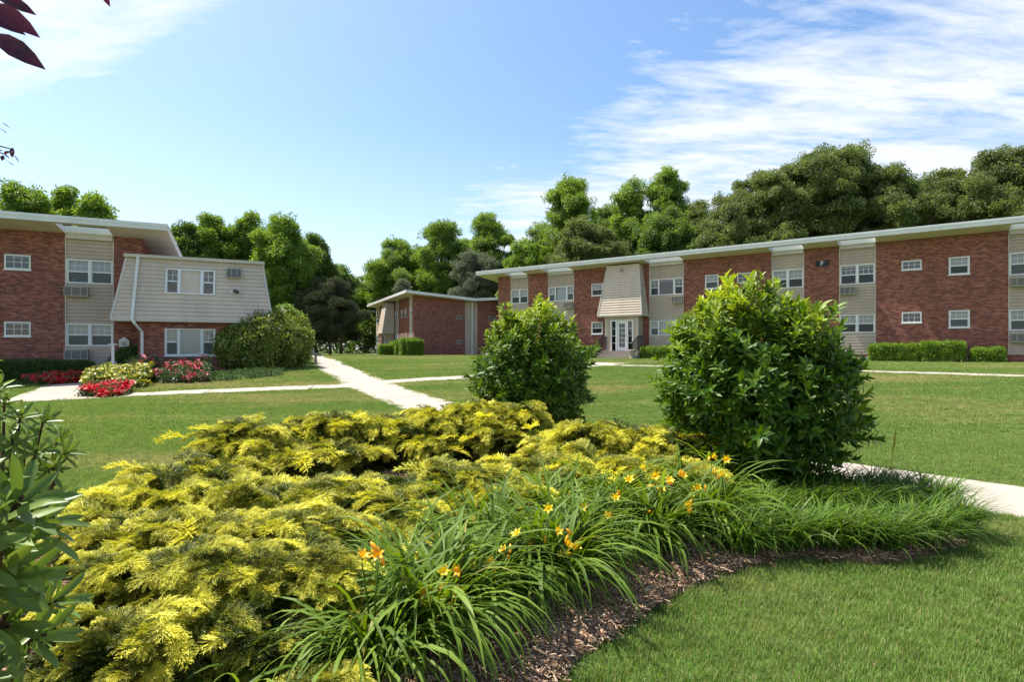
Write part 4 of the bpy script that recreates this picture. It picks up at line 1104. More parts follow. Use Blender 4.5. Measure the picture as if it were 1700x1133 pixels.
TREES = [
    ('broad bright green tree whose crown shows above the left brick roof', -55, 305, 52, 120, 'locust', 9), ('bright round crowned tree over the notch of the left roof', 38, 309, 52, 110, 'locust', 9),
    ('slim tree between two broader crowns above the left roof', 108, 316, 56, 62, 'locust', 8), ('low spreading tree above the left roof corner', 160, 330, 53, 84, 'locust', 8),
    ('tree just right of the left roof overhang', 304, 371, 62, 74, 'maple', 9), ('tall leafy tree above the beige clad block', 352, 361, 64, 84, 'locust', 10),
    ('tall tree with dense crown behind the floodlit clad wall', 414, 356, 66, 86, 'locust', 11), ('tall bright tree at the end of the left building', 472, 362, 63, 100, 'locust', 12),
    ('tree sloping down towards the gap over the path', 522, 393, 67, 84, 'maple', 11), ('small dark tree above the brown cedar', 566, 443, 78, 66, 'maple', 9),
    ('distant low tree in the gap at the end of the path', 606, 462, 92, 70, 'maple', 9), ('broad tree left behind the distant gable', 660, 399, 88, 112, 'locust', 12),
    ('tall tree with rounded top above the distant gable ridge', 736, 371, 86, 92, 'locust', 12), ('tall tree with airy top behind the valley roof', 812, 355, 84, 92, 'locust', 11),
    ('small pale flowering tree peeking over the distant roof', 668, 466, 76, 40, 'silver', 7), ('silvery leaved tree beside the left end of the F building roof', 792, 418, 76, 84, 'silver', 9),
    ('low lime green tree above the left end of the F roof', 872, 404, 62, 96, 'lime', 9), ('tall bright tree rising left of the twin topped pair', 948, 297, 74, 120, 'locust', 12),
    ('olive oak low behind the entrance hood roof', 968, 366, 62, 150, 'oak', 11), ('bright tree forming the left half of a twin top', 1046, 303, 70, 84, 'locust', 10),
    ('bright tree forming the right half of a twin top', 1106, 286, 70, 100, 'locust', 11), ('dark green tree filling in below the twin top', 1108, 352, 60, 130, 'maple', 11),
    ('olive oak with sloping left shoulder behind the F building', 1215, 318, 57, 150, 'oak', 12), ('wide olive oak left of the highest crown', 1285, 282, 58, 170, 'oak', 13),
    ('highest domed olive oak behind the plaque bay', 1382, 243, 57, 205, 'oak', 16), ('olive oak right of the highest crown', 1488, 279, 54, 150, 'oak', 13),
    ('small topped oak with sky gaps below it', 1572, 282, 55, 104, 'oak', 10), ('large olive oak at the far end of the F building', 1668, 251, 52, 180, 'oak', 14),
    ('oak beyond the end bay of the F building', 1800, 262, 52, 170, 'oak', 12)]
for (lb, px, top, dp, w, k, nl) in TREES:
    tree('oak_tree' if k == 'oak' else 'broadleaf_tree', lb, px, top, dp, w, k, nl, base=0.20 if dp > 60 else 0.25, clump={'oak': 1.0, 'locust': 1.15}.get(k, 1.0), dens=1.0)
tree('cedar_tree', 'dark brownish cedar standing on the grass at the end of the path', 548, 464, 62, 118, 'cedar', 12, base=0.12, dens=1.5, group='trees behind the buildings')
for (lb, px, top, dp, w, k, nl) in [
    ('far background tree between the first two crowns beyond the clad block', 330, 392, 84, 90, 'maple', 9), ('far background tree behind the dense tall crown', 390, 385, 86, 90, 'locust', 9), ('far background tree filling behind the end of the left building', 448, 390, 88, 90, 'maple', 9),
    ('far background tree behind the sloping crowns', 500, 420, 90, 80, 'maple', 9), ('far background tree between the gable ridge crowns', 700, 412, 100, 90, 'maple', 9), ('far background tree left of the silvery tree', 772, 402, 98, 80, 'locust', 9),
    ('far background tree left of the tall bright tree', 900, 372, 84, 100, 'maple', 9), ('far background tree between tall bright tree and twin top', 1005, 340, 82, 90, 'maple', 9), ('far background tree right of the twin top', 1160, 335, 80, 110, 'oak', 10),
    ('far background oak between the highest crown and its right neighbour', 1440, 300, 76, 110, 'oak', 9), ('far background oak behind the sky gaps', 1535, 318, 80, 110, 'oak', 9), ('far background oak near the end bay', 1615, 300, 76, 110, 'oak', 9)]:
    tree('oak_tree' if k == 'oak' else 'broadleaf_tree', lb, px, top, dp, w, k, nl, base=0.12, clump=1.15, dens=.9)
# undergrowth closing the view between and behind the trunks
n = 4200
ux = rng.uniform(-100, 100, n); uy = 84 + 22*rng.uniform(0, 1, n) + np.abs(ux)*0.02
sel = rng.uniform(0, 1, n)
uzv = rng.uniform(0, 1, n)**0.8 * (9.0 + 2.0*np.sin(ux*0.35) + 1.5*np.sin(ux*0.9+1))
P = np.stack([ux, uy, T(ux, uy) + uzv], -1); dd_ = rand_dirs(n, 0)
u_ = scatter('woodland_undergrowth', 'maple', P, eul(frames(rand_dirs(n), dd_)), rng.uniform(1.3, 2.2, n))
tag(u_, 'dense dark green undergrowth beneath and behind the far trees', 'undergrowth', kind='stuff')

# ------------------------------------------------------------------ hedges and shrubs near the buildings
def box_hedge(label, c, rz, sx, sy, sz, kind, dens=26, group='clipped hedges along the brick walls'):
    root = empty('clipped_hedge', (c[0], c[1], float(T(c[0], c[1]))), rz); tag(root, label, 'hedge', group)
    hx_, hy_ = sx/2 - .10, sy/2 - .10; P = []; Dn = []
    ar = {'t': sx*sy, 'f': sx*sz, 'b': sx*sz, 'l': sy*sz, 'r': sy*sz}
    for k, A in ar.items():
        m = int(A*dens*2.2) + 4; a, b_ = rng.uniform(-1, 1, m), rng.uniform(-1, 1, m)
        zc_ = (b_+1)/2*(sz-.15) + .05
        if k == 't': p = np.stack([a*hx_, b_*hy_, np.full(m, sz-.12) + .03*np.sin(a*7)*np.cos(b_*5)], -1); d = [0,0,1]
        elif k in 'fb': s = -1 if k == 'f' else 1; p = np.stack([a*hx_, np.full(m, s*hy_), zc_], -1); d = [0,s,0]
        else: s = -1 if k == 'l' else 1; p = np.stack([np.full(m, s*hx_), a*hy_, zc_], -1); d = [s,0,0]
        P.append(p + rng.normal(0, .02, (m, 3))); Dn.append(np.tile(d, (m, 1)) + rng.normal(0, .3, (m, 3)))
    P = np.concatenate(P); Dn = np.concatenate(Dn)
    # rounded corners
    for ax_, h_ in ((0, hx_), (1, hy_)):
        over = np.abs(P[:, ax_])/h_
    scatter('foliage', kind, P, eul(frames(rand_dirs(len(P)), Dn)), rng.uniform(.8, 1.25, len(P)), root)
    mb = MB()
    for i in range(int(sx/0.35)+1):
        x_ = -hx_ + i*0.35; mb.tube([(x_, 0, -.1), (x_+.05, .05, sz*.5), (x_, -.1, sz*.8)], [.03, .02, .01], 5)
    mb.box(-hx_+.12, hx_-.12, -hy_+.12, hy_-.12, .12, sz-.3)
    mb.obj('branches', M['bark2'], root)['kind'] = 'stuff'
    return root
def mound(name, label, cat, c, rx, ry, h, kind, n, group=None, lobes=((0, 0, 0, 1),), sc=1.0, zmin=-0.05, parent_only=False):
    root = empty(name, (c[0], c[1], float(T(c[0], c[1])))); tag(root, label, cat, group)
    P = []; Dn = []
    tot = sum(l[3]**2 for l in lobes)
    for lx, ly, lz, s in lobes:
        m = int(n*s*s/tot)
        hh = h*s*0.5
        d = rand_dirs(m, -0.9); k = rng.uniform(.80, 1.04, m)[:, None] * (1 + .06*np.sin(d[:, :1]*9+d[:, 1:2]*7)) 
        p = d*k*[rx*s, ry*s, hh] + [lx*rx, ly*ry, lz*h + hh]
        P.append(p); Dn.append(d + [0, 0, .3])
        m2 = m//5; d = rand_dirs(m2); P.append(d*rng.uniform(.3, .8, (m2, 1))*[rx*s, ry*s, hh] + [lx*rx, ly*ry, lz*h+hh]); Dn.append(d)
    P = np.concatenate(P); Dn = np.concatenate(Dn); P[:, 2] = np.maximum(P[:, 2], 0.05)
    scatter('foliage', kind, P, eul(frames(np.cross(Dn, rng.normal(0, 1, Dn.shape)), Dn)), rng.uniform(.8, 1.25, len(P))*sc, root)
    mb = MB()
    for i in range(9):
        e = rand_dirs(1, .1)[0]*[rx*.75, ry*.75, h*.75]; mb.tube([(e[0]*.1, e[1]*.1, -.1), (e[0]*.5, e[1]*.5, e[2]*.5+.1), tuple(e+[0, 0, .15])], [h*.02, h*.014, h*.006], 5)
    mb.obj('stem', M['bark2'], root)
    return root
rf, re_, rd = math.atan2(F.u[1], F.u[0]), math.atan2(E.u[1], E.u[0]), math.atan2(D.u[1], D.u[0])
def f_hedge(label, p0, p1, off, h, kind='hedge', dpt=0.95, fac=F, rz=rf):
    a0, a1 = fac.a(p0, off), fac.a(p1, off); q = fac.P + fac.u*(fac.o + (a0+a1)/2) + fac.n*off
    return box_hedge(label, q, rz, a1-a0, dpt, h, kind)
f_hedge('long clipped hedge on the right of the laurel below the brick wall', 1443, 1530, 1.0, 0.92)
f_hedge('taller clipped hedge between the long hedge and the low end hedge', 1528, 1602, 1.0, 1.02, dpt=1.15)
f_hedge('low clipped hedge beside the end bay', 1612, 1668, 0.9, 0.72)
f_hedge('clipped hedge left of the entrance steps', 938, 994, 1.2, 0.85)
f_hedge('rounded clipped hedge right of the entrance steps', 1066, 1116, 1.2, 0.80)
f_hedge('dark clipped hedge below the small windows of the left building', -30, 97, 1.2, 0.86, 'darkhedge', 1.1, E, re_)
f_hedge('short dark hedge below the lower air conditioner', 100, 153, 1.1, 0.72, 'darkhedge', 0.9, E, re_)
for i, (p0, p1, off, h, lb) in enumerate(((684, 690, 1.5, 1.55, 'tallest clipped shrub at the distant corner'), (676, 681, 1.9, 1.7, 'second clipped shrub along the distant front'), (667, 672, 1.9, 1.5, 'third clipped shrub along the distant front'), (659, 664, 1.9, 1.4, 'clipped shrub by the distant entrance'), (640, 645, 3.2, 1.1, 'low clipped shrub beyond the distant entrance steps'))):
    f_hedge(lb, p0, p1, off, h, 'hedge', 1.6, D, rd)
b = gp(432, 618)
mound('rounded_shrub', 'large rounded shrub with yellow-green top in front of the clad block', 'shrub', (at(428, b[1]+1.5), b[1]+1.5), 1.95, 1.6, 2.85, 'shrub', 1500, lobes=((-.50, 0, -.02, .74), (.30, .1, 0, .92), (0, -.2, -.05, .8)), sc=1.0)
b = gp(470, 600)
mound('pale_bush', 'pale green bush peeking over the large rounded shrub', 'shrub', (at(472, 29), 29), 1.0, 1.0, 3.1, 'lime', 130, sc=.5)
b = gp(226, 622)
mound('round_shrub', 'small dark rounded shrub below the downspout', 'shrub', (b[0], b[1]), .85, .7, 1.15, 'darkhedge', 420, sc=1.15)

# flowers beds by the left building
tv, tf = leaf_tpl(.42, .1, .2, 2)
def blossom_mesh(name, mat, petals=6, r=.05, n=14, spread=.14):
    V = []; Fs = []; k = 0
    for j in range(n):
        c = rng.uniform(-spread, spread, 3)*[1, 1, .5]; nrm = np.array([rng.normal(0, .4), rng.normal(-.2, .4), 1.0])
        a = np.linspace(0, 2*np.pi, petals, endpoint=False) + rng.uniform(0, 1); nrm /= np.linalg.norm(nrm)
        u1 = np.cross(nrm, [1, 0, 0]); u1 /= np.linalg.norm(u1); u2 = np.cross(nrm, u1)
        d = np.cos(a)[:, None]*u1 + np.sin(a)[:, None]*u2 + nrm*rng.uniform(.2, .7)
        v, f = stamp(tv, tf, frames(d, np.tile(nrm, (petals, 1))), np.tile(c, (petals, 1)), np.full(petals, r*rng.uniform(.7, 1.2)))
        V.append(v); Fs += [[i+k for i in q] for q in f]; k += len(v)
    return mesh_np(name, np.concatenate(V), Fs, mat)
proto_set('red', [blossom_mesh('red', M['red'], 6, .055, 16, .13) for _ in range(3)])
proto_set('pink', [blossom_mesh('pink', M['pink'], 7, .065, 7, .16) for _ in range(3)])
proto_set('yellow', [blossom_mesh('yellow', M['gold_lily'], 6, .09, 12, .16) for _ in range(3)])
def flower_bed(name, label, cat, corners, h, leaf, flower, nl, nf, group=None, fs=1.0, ztop=0.85):
    pts = np.array([gp(*c)[:2] for c in corners]); c = pts.mean(0)
    root = empty(name, (c[0], c[1], float(T(*c)))); tag(root, label, cat, group)
    lo, hi = pts.min(0), pts.max(0); out = []
    def sample(m):
        q = rng.uniform(lo, hi, (m*6, 2)); q = q[in_poly(q[:, 0], q[:, 1], pts)][:m]; return q
    cen = pts.mean(0); ext = (hi-lo)/2 + 1e-6
    def hgt(q): 
        e = np.clip(1 - (((q-cen)/ext)**2).sum(1), 0, 1); return h*(.45 + .55*e**.5) * (1 + .12*np.sin(q[:, 0]*5)*np.sin(q[:, 1]*4))
    q = sample(nl); z = hgt(q)*rng.uniform(.1, .95, len(q))
    P = np.column_stack([q - c, z + T(q[:, 0], q[:, 1]) - T(*c)])
    scatter('foliage', leaf, P, eul(frames(rand_dirs(len(q)), rand_dirs(len(q), .2))), rng.uniform(.8, 1.3, len(q)), root)
    q = sample(nf); z = hgt(q)*rng.uniform(ztop, 1.05, len(q))
    P = np.column_stack([q - c, z + T(q[:, 0], q[:, 1]) - T(*c)]); a = rng.uniform(0, 6.28, len(q))
    scatter('blossom', flower, P, np.stack([rng.normal(.15, .2, len(q)), rng.normal(0, .2, len(q)), a*0], -1), rng.uniform(.75, 1.2, len(q))*fs, root)
    return root
flower_bed('red_flower_bed', 'bright red flower bed at the corner where the ramp meets the thin path', 'flower bed', [(137, 659), (152, 651), (190, 645), (214, 648), (208, 657), (180, 661)], .27, 'rose_leaf', 'red', 260, 330, 'red flower beds beside the ramp')
flower_bed('red_flower_bed', 'dark red flower bed in front of the dark clipped hedges', 'flower bed', [(40, 638), (80, 631), (118, 629), (137, 632), (128, 637), (70, 641)], .30, 'rose_leaf', 'red', 260, 380, 'red flower beds beside the ramp')
flower_bed('yellow_lily_clump', 'yellow-green lily clump around the foot of the white post', 'lily', [(146, 648), (165, 633), (205, 626), (248, 636), (240, 645), (200, 647)], .62, 'rose_leaf', 'yellow', 140, 330, None, 1.15, .35)
for (pts_, lb, hh) in (([(212, 634), (225, 622), (262, 622), (262, 637)], 'pink rose bush behind the yellow lilies', .78), ([(258, 637), (262, 622), (305, 622), (305, 638)], 'pink rose bush below the left part of the curtained window', .66), ([(300, 638), (305, 622), (345, 620), (345, 636)], 'deep pink rose bush beside the large rounded shrub', .72)):
    flower_bed('rose_bush', lb, 'rose bush', pts_, hh, 'rose_leaf', 'pink', 300, 70, 'rose bushes below the clad block', 1.0, .35)
flower_bed('ground_cover', 'low green ground cover in front of the large rounded shrub', 'ground cover', [(330, 637), (340, 624), (420, 620), (470, 618), (465, 625), (420, 631)], .2, 'darkhedge', 'darkhedge', 200, 60, None, .8, .3)

# ------------------------------------------------------------------ planting bed in the foreground
front = [(930, 1133), (1000, 1075), (1100, 1006), (1180, 968), (1250, 947), (1330, 932), (1450, 940), (1540, 930), (1598, 895), (1604, 866)]
bed_pts = [(-1.0, -1.0), (-0.75, 0.4), (-0.3, 1.6)] + [tuple(G2(*p)) for p in front] + [(3.75, 5.65), (2.95, 6.55), (1.95, 7.65), (0.9, 8.85), (0.0, 9.7), (-0.8, 9.9), (-1.7, 9.2), (-2.6, 8.1), (-3.35, 6.6), (-3.7, 4.8), (-4.2, 3.2), (-4.2, -1.0)]
bed = smooth_line(bed_pts + [bed_pts[0]], 6)[:-1]
BED = bed
cb = np.array([-0.6, 4.5])
def rowf(k): return bed * (1-k) + cb * k
rings = [(0.0, -0.05), (0.0, 0.012), (0.03, 0.045), (0.10, 0.06), (0.3, 0.07), (0.6, 0.07), (0.97, 0.07)]
v = []; f = []; nb = len(bed)
for k, z in rings:
    r_ = rowf(k); v += [(p[0], p[1], float(T(*p)) + z) for p in r_]
for i in range(len(rings)-1):
    for j in range(nb):
        j2 = (j+1) % nb; f.append((i*nb+j, i*nb+j2, (i+1)*nb+j2, (i+1)*nb+j))
f.append(tuple(range((len(rings)-1)*nb, len(rings)*nb)))
bo = link('mulch_bed', mesh_np('mulch_bed', np.array(v), f, M['mulch'], True))
tag(bo, 'brown bark mulch bed with a curved edge under the junipers and daylilies', 'mulch bed', kind='structure')
# chips
def chip_mesh():
    n = 95; p = rng.uniform(-.11, .11, (n, 3)); p[:, 2] = rng.uniform(.0, .015, n)
    d = rng.normal(0, 1, (n, 3)); d[:, 2] *= .18
    tvc = np.array([(-.16, 0, 0), (.16, 0, .02), (.10, 1, .0), (-.12, .9, .03), (0, .5, .16)]); tfc = [(0, 1, 4), (1, 2, 4), (2, 3, 4), (3, 0, 4)]
    v, f = stamp(tvc, tfc, frames(d, roll=rng.normal(0, .5, n)), p, np.stack([rng.uniform(.010, .034, n), rng.uniform(.016, .055, n), rng.uniform(.016, .032, n)], -1))
    return mesh_np('chips', v, f, M['chip'])
proto_set('chips', [chip_mesh() for _ in range(4)])
q = np.column_stack([rng.uniform(-4.3, 4.2, 30000), rng.uniform(0, 8.5, 30000)])
q = q[in_poly(q[:, 0], q[:, 1], bed)]
dist = np.min(np.linalg.norm(q[:, None, :] - bed[None], axis=2), axis=1)
q = q[((dist < 1.2) | (q[:, 0] < -1.2)) & (dist > .06) & (rng.uniform(0, 1, len(q)) < 0.55)]; dist = np.min(np.linalg.norm(q[:, None, :] - bed[None], axis=2), axis=1)
o = scatter('bark_chips', 'chips', np.column_stack([q, T(q[:, 0], q[:, 1]) + np.interp(dist, [0, .1, .4, 1.2], [.014, .042, .058, .07])]),
            np.column_stack([rng.normal(0, .08, (len(q), 2)), rng.uniform(0, 6.28, len(q))]), rng.uniform(.7, 1.15, len(q)))
tag(o, 'loose shredded bark chips covering the mulch bed', 'bark chips', kind='stuff')

# ------------------------------------------------------------------ lawn blades
def blade_tuft(n, rad, hmin, hmax, w):
    tvb = np.array([(-1, 0, 0), (1, 0, 0), (.75, .10, .55), (-.75, .10, .55), (0, .34, 1)]); tfb = [(0, 1, 2, 3), (3, 2, 4)]
    a = rng.uniform(0, 6.28, n); r = rad*np.sqrt(rng.uniform(0, 1, n)); org = np.column_stack([r*np.cos(a), r*np.sin(a), np.full(n, -.004)])
    b_ = rng.uniform(0, 6.28, n); Mx = np.zeros((n, 3, 3)); c, s = np.cos(b_), np.sin(b_)
    Mx[:, 0, 0] = c; Mx[:, 0, 1] = -s; Mx[:, 1, 0] = s; Mx[:, 1, 1] = c; Mx[:, 2, 2] = 1
    h = rng.uniform(hmin, hmax, n); l = h*rng.uniform(.3, 1.7, n)
    v, f = stamp(tvb, tfb, Mx, org, np.stack([np.full(n, w), l, h], -1))
    return mesh_np('grass', v, f, M['grass'])
proto_set('turf', [blade_tuft(80, .085, .022, .048, .0021) for _ in range(5)])
proto_set('turf_far', [blade_tuft(190, .26, .025, .052, .0052) for _ in range(5)])
def lawn_pts(y0, y1, dens):
    """jittered grid so that no bare holes are left"""
    st = 1 / math.sqrt(dens); xs = np.arange(-y1-3.7, y1+3.7, st); ys = np.arange(y0, y1, st)
    x, y = [a.ravel() for a in np.meshgrid(xs, ys)]
    x = x + rng.uniform(-.5, .5, len(x))*st; y = y + rng.uniform(-.5, .5, len(y))*st
    k = np.abs(x) < y*1.0 + 3.6; x, y = x[k], y[k]
    bad = in_poly(x, y, bed)
    for p in PATHS: bad |= in_poly(x, y, p)
    return x[~bad], y[~bad]
X_, Y_, S_ = [], [], []
for y0, y1, dn, s in ((0.3, 5, 210, 1.0), (5, 9.5, 130, 1.1)):
    x, y = lawn_pts(y0, y1, dn); X_.append(x); Y_.append(y); S_.append(np.full(len(x), s))
nnear = sum(map(len, X_))
for y0, y1, dn, s in ((9.5, 18, 26, .9), (18, 30, 14, 1.1), (30, 58, 6, 1.5)):
    x, y = lawn_pts(y0, y1, dn); X_.append(x); Y_.append(y); S_.append(np.full(len(x), s))
X_, Y_, S_ = map(np.concatenate, (X_, Y_, S_)); IS_NEAR = np.arange(len(X_)) < nnear
Lf = [ (E, -18, 6.5), (F, 0, 45), ]
keep = np.ones(len(X_), bool)
for fc in (E, F):
    dd2 = (X_ - fc.P[0])*fc.n[0] + (Y_ - fc.P[1])*fc.n[1]
    al = (X_ - fc.P[0])*fc.u[0] + (Y_ - fc.P[1])*fc.u[1]
    keep &= ~((dd2 < (1.2 if fc is E else 0.2)) & (al < 7 if fc is E else al > fc.o - .5))
for nm, sel_, lb in (('turf', keep & IS_NEAR, 'short mown grass blades on the lawn around the mulch bed'), ('turf_far', keep & ~IS_NEAR, 'mown grass covering the courtyard lawn up to the buildings')):
    x, y, s_ = X_[sel_], Y_[sel_], S_[sel_]
    o = scatter('grass', nm, np.column_stack([x, y, T(x, y)]), np.column_stack([rng.normal(0, .05, (len(x), 2)), rng.uniform(0, 6.28, len(x))]), s_*rng.uniform(.85, 1.2, len(x)))
    tag(o, lb, 'grass', kind='stuff')

# ------------------------------------------------------------------ golden junipers
def spray_mesh():
    n = 20; L0 = rng.uniform(.24, .32); droop = rng.uniform(.25, .75); sidew = rng.uniform(-.25, .25)
    curve = lambda t: np.array([sidew*L0*t*t, L0*t*(1-.12*t), L0*(.12*t - droop*t*t*.75)])
    O, Dd, Sc = [], [], []
    for i in range(n):
        t = .08 + .9*i/n; p = curve(t); tg = curve(min(1.02, t+.05)) - p; tg /= np.linalg.norm(tg)
        s = 1 if i % 2 else -1; sd = np.cross(tg, [0, 0, 1]); sd /= np.linalg.norm(sd)
        d = tg*rng.uniform(.75, 1.1) + sd*s*rng.uniform(.55, .85) + np.array([0, 0, rng.uniform(-.15, .38)])
        d /= np.linalg.norm(d); ln = L0*(.38*(1-t)**.7 + .12)*rng.uniform(.8, 1.2)
        O.append(p); Dd.append(d); Sc.append((.0042, ln, .0042))
        m = 6
        for j in range(m):
            tt = .18 + .75*j/m; pp = p + d*ln*tt; s2 = 1 if j % 2 else -1
            sd2 = np.cross(d, [0, 0, 1]) + rng.normal(0, .35, 3); d2 = d*1.0 + sd2*s2*.75 + np.array([0, 0, .22])
            O.append(pp); Dd.append(d2); Sc.append((.0034, ln*(.46*(1-tt)+.14)*rng.uniform(.8, 1.3), .0034))
    for t in np.linspace(0, .9, 6): O.append(curve(t)); Dd.append(curve(t+.15) - curve(t)); Sc.append((.0045, L0*.2, .0045))
    O, Dd, Sc = np.array(O), np.array(Dd), np.array(Sc)
    tvs = np.array([(-.75, 0, 0), (.75, 0, 0), (1, .45, .5), (-1, .45, .5), (0, 1, 0)]); tfs = [(0, 1, 2, 3), (3, 2, 4)]
    v, f = stamp(tvs, tfs, frames(Dd, roll=rng.uniform(-1.2, 1.2, len(O))), O, Sc)
    return mesh_np('spray', v, f, M['juniper'])
proto_set('juniper', [spray_mesh() for _ in range(7)])
def juniper(label, pads):
    W3 = [(at(p_[0], p_[2]), p_[2], zpx(p_[1], p_[2]), p_[3], p_[4] if len(p_) > 4 else 0) for p_ in pads]
    c = np.mean([(w[0], w[1]) for w in W3], 0)
    root = empty('golden_juniper', (c[0], c[1], float(T(*c)))); tag(root, label, 'juniper', 'golden junipers in the mulch bed')
    z0 = float(T(*c)); P, Dn, Sc, Ti = [], [], [], []
    mb = MB()
    for (x, y, zt, r, old_shade) in W3:
        ztop = zt - z0 - .05
        r = r*.88
        ex = rng.uniform(1.15, 1.45)
        fs = min(1.0, max(.55, y/5.2))      # finer sprays on the young near plants
        npl = int(max(8, 26*r*r/.105)/fs**1.5)
        for _ in range(npl):
            # a plume: one arching branch with sprays left and right, greener inside, yellow at the tip
            a0_ = rng.uniform(0, 6.28); rs = r*rng.uniform(0, .55)
            st_ = np.array([math.cos(a0_)*rs*ex, math.sin(a0_)*rs/ex, ztop - .24 - .10*(rs/r)**2 + rng.normal(0, .05)])
            az = a0_ + rng.normal(0, .7); e0 = rng.uniform(.30, 1.0); ln = r*rng.uniform(.65, 1.1) + .06
            hd = np.array([math.cos(az)*ex**.5, math.sin(az)/ex**.5, 0]); side = np.array([-math.sin(az), math.cos(az), 0])
            m_ = 13
            tt_ = np.linspace(.12, 1.0, m_)
            el = e0 - (e0 + rng.uniform(.1, .75))*tt_**1.5
            stp = ln*.92/m_; pos = st_ + np.cumsum(np.column_stack([hd[0]*np.cos(el), hd[1]*np.cos(el), np.sin(el)])*stp, 0)
            sg_ = np.where(np.arange(m_) % 2, 1, -1)[:, None]
            d = hd*np.cos(el)[:, None] + side*sg_*np.interp(tt_, [0, .8, 1], [.75, .55, .05])[:, None] + np.array([0, 0, 1])*np.sin(el)[:, None] + rng.normal(0, .12, (m_, 3))
            P.append(pos + [x-c[0], y-c[1], 0]); Dn.append(d); Sc.append(rng.uniform(.55, .95, m_)*np.interp(tt_, [0, 1], [1.05, .8])*fs)
            Ti.append(np.clip(np.interp(tt_, [0, .35, 1], [.0, .27, .95]) + rng.normal(0, .10, m_) + rng.normal(0, .16) - old_shade, 0, 1))  # low pads lose their yellow: older growth plus painted-in shade
        # long arching leaders at the rim
        n2 = int(9*r/.5) if not old_shade else 1
        th = rng.uniform(0, 6.28, n2); d = np.column_stack([np.cos(th), np.sin(th), rng.uniform(-.05, .45, n2)])
        P.append(np.column_stack([np.cos(th)*r*.85*ex, np.sin(th)*r*.85/ex, ztop - .2 + rng.normal(0, .05, n2)]) + [x-c[0], y-c[1], 0]); Dn.append(d); Sc.append(rng.uniform(1.0, 1.5, n2)*fs); Ti.append(np.clip(rng.normal(.85, .12, n2), .4, 1))
        # older green growth below, inner shade put into its dark colour
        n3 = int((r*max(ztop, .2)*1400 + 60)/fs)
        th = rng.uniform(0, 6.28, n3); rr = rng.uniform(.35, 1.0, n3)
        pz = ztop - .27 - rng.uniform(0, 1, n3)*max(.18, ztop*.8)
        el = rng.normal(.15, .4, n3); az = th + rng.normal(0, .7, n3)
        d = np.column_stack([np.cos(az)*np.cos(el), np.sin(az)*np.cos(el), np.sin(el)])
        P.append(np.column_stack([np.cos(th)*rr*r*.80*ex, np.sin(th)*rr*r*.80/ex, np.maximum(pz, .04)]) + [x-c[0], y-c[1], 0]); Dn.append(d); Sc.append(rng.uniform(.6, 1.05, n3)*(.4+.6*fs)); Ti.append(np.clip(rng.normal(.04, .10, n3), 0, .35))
        for j in range(5):
            a_ = rng.uniform(0, 6.28); e = np.array([x-c[0] + math.cos(a_)*r*.7, y-c[1] + math.sin(a_)*r*.7, ztop-.2]); s = np.array([(x-c[0])*.75, (y-c[1])*.75, -.05])
            mb.tube([s, (s+e)/2 + [0, 0, .08], e], [.022, .015, .006], 5)
    P, Dn, Sc, Ti = map(np.concatenate, (P, Dn, Sc, Ti))
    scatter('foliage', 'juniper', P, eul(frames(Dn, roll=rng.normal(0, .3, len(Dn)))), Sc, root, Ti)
    mb.obj('branches', M['bark2'], root, smooth=True)['kind'] = 'stuff'
    return root
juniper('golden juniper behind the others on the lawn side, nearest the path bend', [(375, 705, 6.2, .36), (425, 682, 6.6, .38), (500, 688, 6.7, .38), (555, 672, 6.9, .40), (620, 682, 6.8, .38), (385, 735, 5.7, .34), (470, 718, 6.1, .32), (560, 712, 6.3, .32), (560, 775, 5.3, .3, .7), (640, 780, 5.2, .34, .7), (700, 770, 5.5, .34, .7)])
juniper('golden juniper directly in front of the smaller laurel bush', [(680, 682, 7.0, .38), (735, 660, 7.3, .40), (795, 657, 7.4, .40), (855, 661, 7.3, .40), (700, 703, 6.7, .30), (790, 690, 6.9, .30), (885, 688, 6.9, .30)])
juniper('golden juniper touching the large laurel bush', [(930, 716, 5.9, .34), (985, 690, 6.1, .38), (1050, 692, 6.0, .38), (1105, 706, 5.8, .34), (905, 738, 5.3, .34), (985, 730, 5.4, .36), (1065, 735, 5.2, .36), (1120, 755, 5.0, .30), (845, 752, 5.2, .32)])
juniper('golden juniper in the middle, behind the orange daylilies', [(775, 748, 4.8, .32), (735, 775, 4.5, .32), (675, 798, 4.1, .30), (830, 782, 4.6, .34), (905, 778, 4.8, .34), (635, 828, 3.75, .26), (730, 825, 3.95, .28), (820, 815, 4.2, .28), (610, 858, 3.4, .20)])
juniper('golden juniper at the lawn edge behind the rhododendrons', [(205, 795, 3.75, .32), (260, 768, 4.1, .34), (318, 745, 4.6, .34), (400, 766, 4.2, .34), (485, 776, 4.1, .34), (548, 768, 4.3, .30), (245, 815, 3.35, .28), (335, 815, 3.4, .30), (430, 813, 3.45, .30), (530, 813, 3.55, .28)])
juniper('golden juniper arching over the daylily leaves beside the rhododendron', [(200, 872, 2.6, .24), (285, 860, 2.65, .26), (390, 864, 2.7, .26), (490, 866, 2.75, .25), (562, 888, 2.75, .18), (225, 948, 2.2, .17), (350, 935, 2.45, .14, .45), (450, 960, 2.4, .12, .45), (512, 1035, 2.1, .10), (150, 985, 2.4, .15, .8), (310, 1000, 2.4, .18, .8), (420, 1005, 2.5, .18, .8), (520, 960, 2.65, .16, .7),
    (130, 1065, 2.25, .18, .9), (260, 1075, 2.35, .2, .9), (370, 1060, 2.45, .2, .85), (460, 1075, 2.45, .18, .9), (160, 1160, 2.1, .18, 1), (300, 1170, 2.15, .18, 1)])

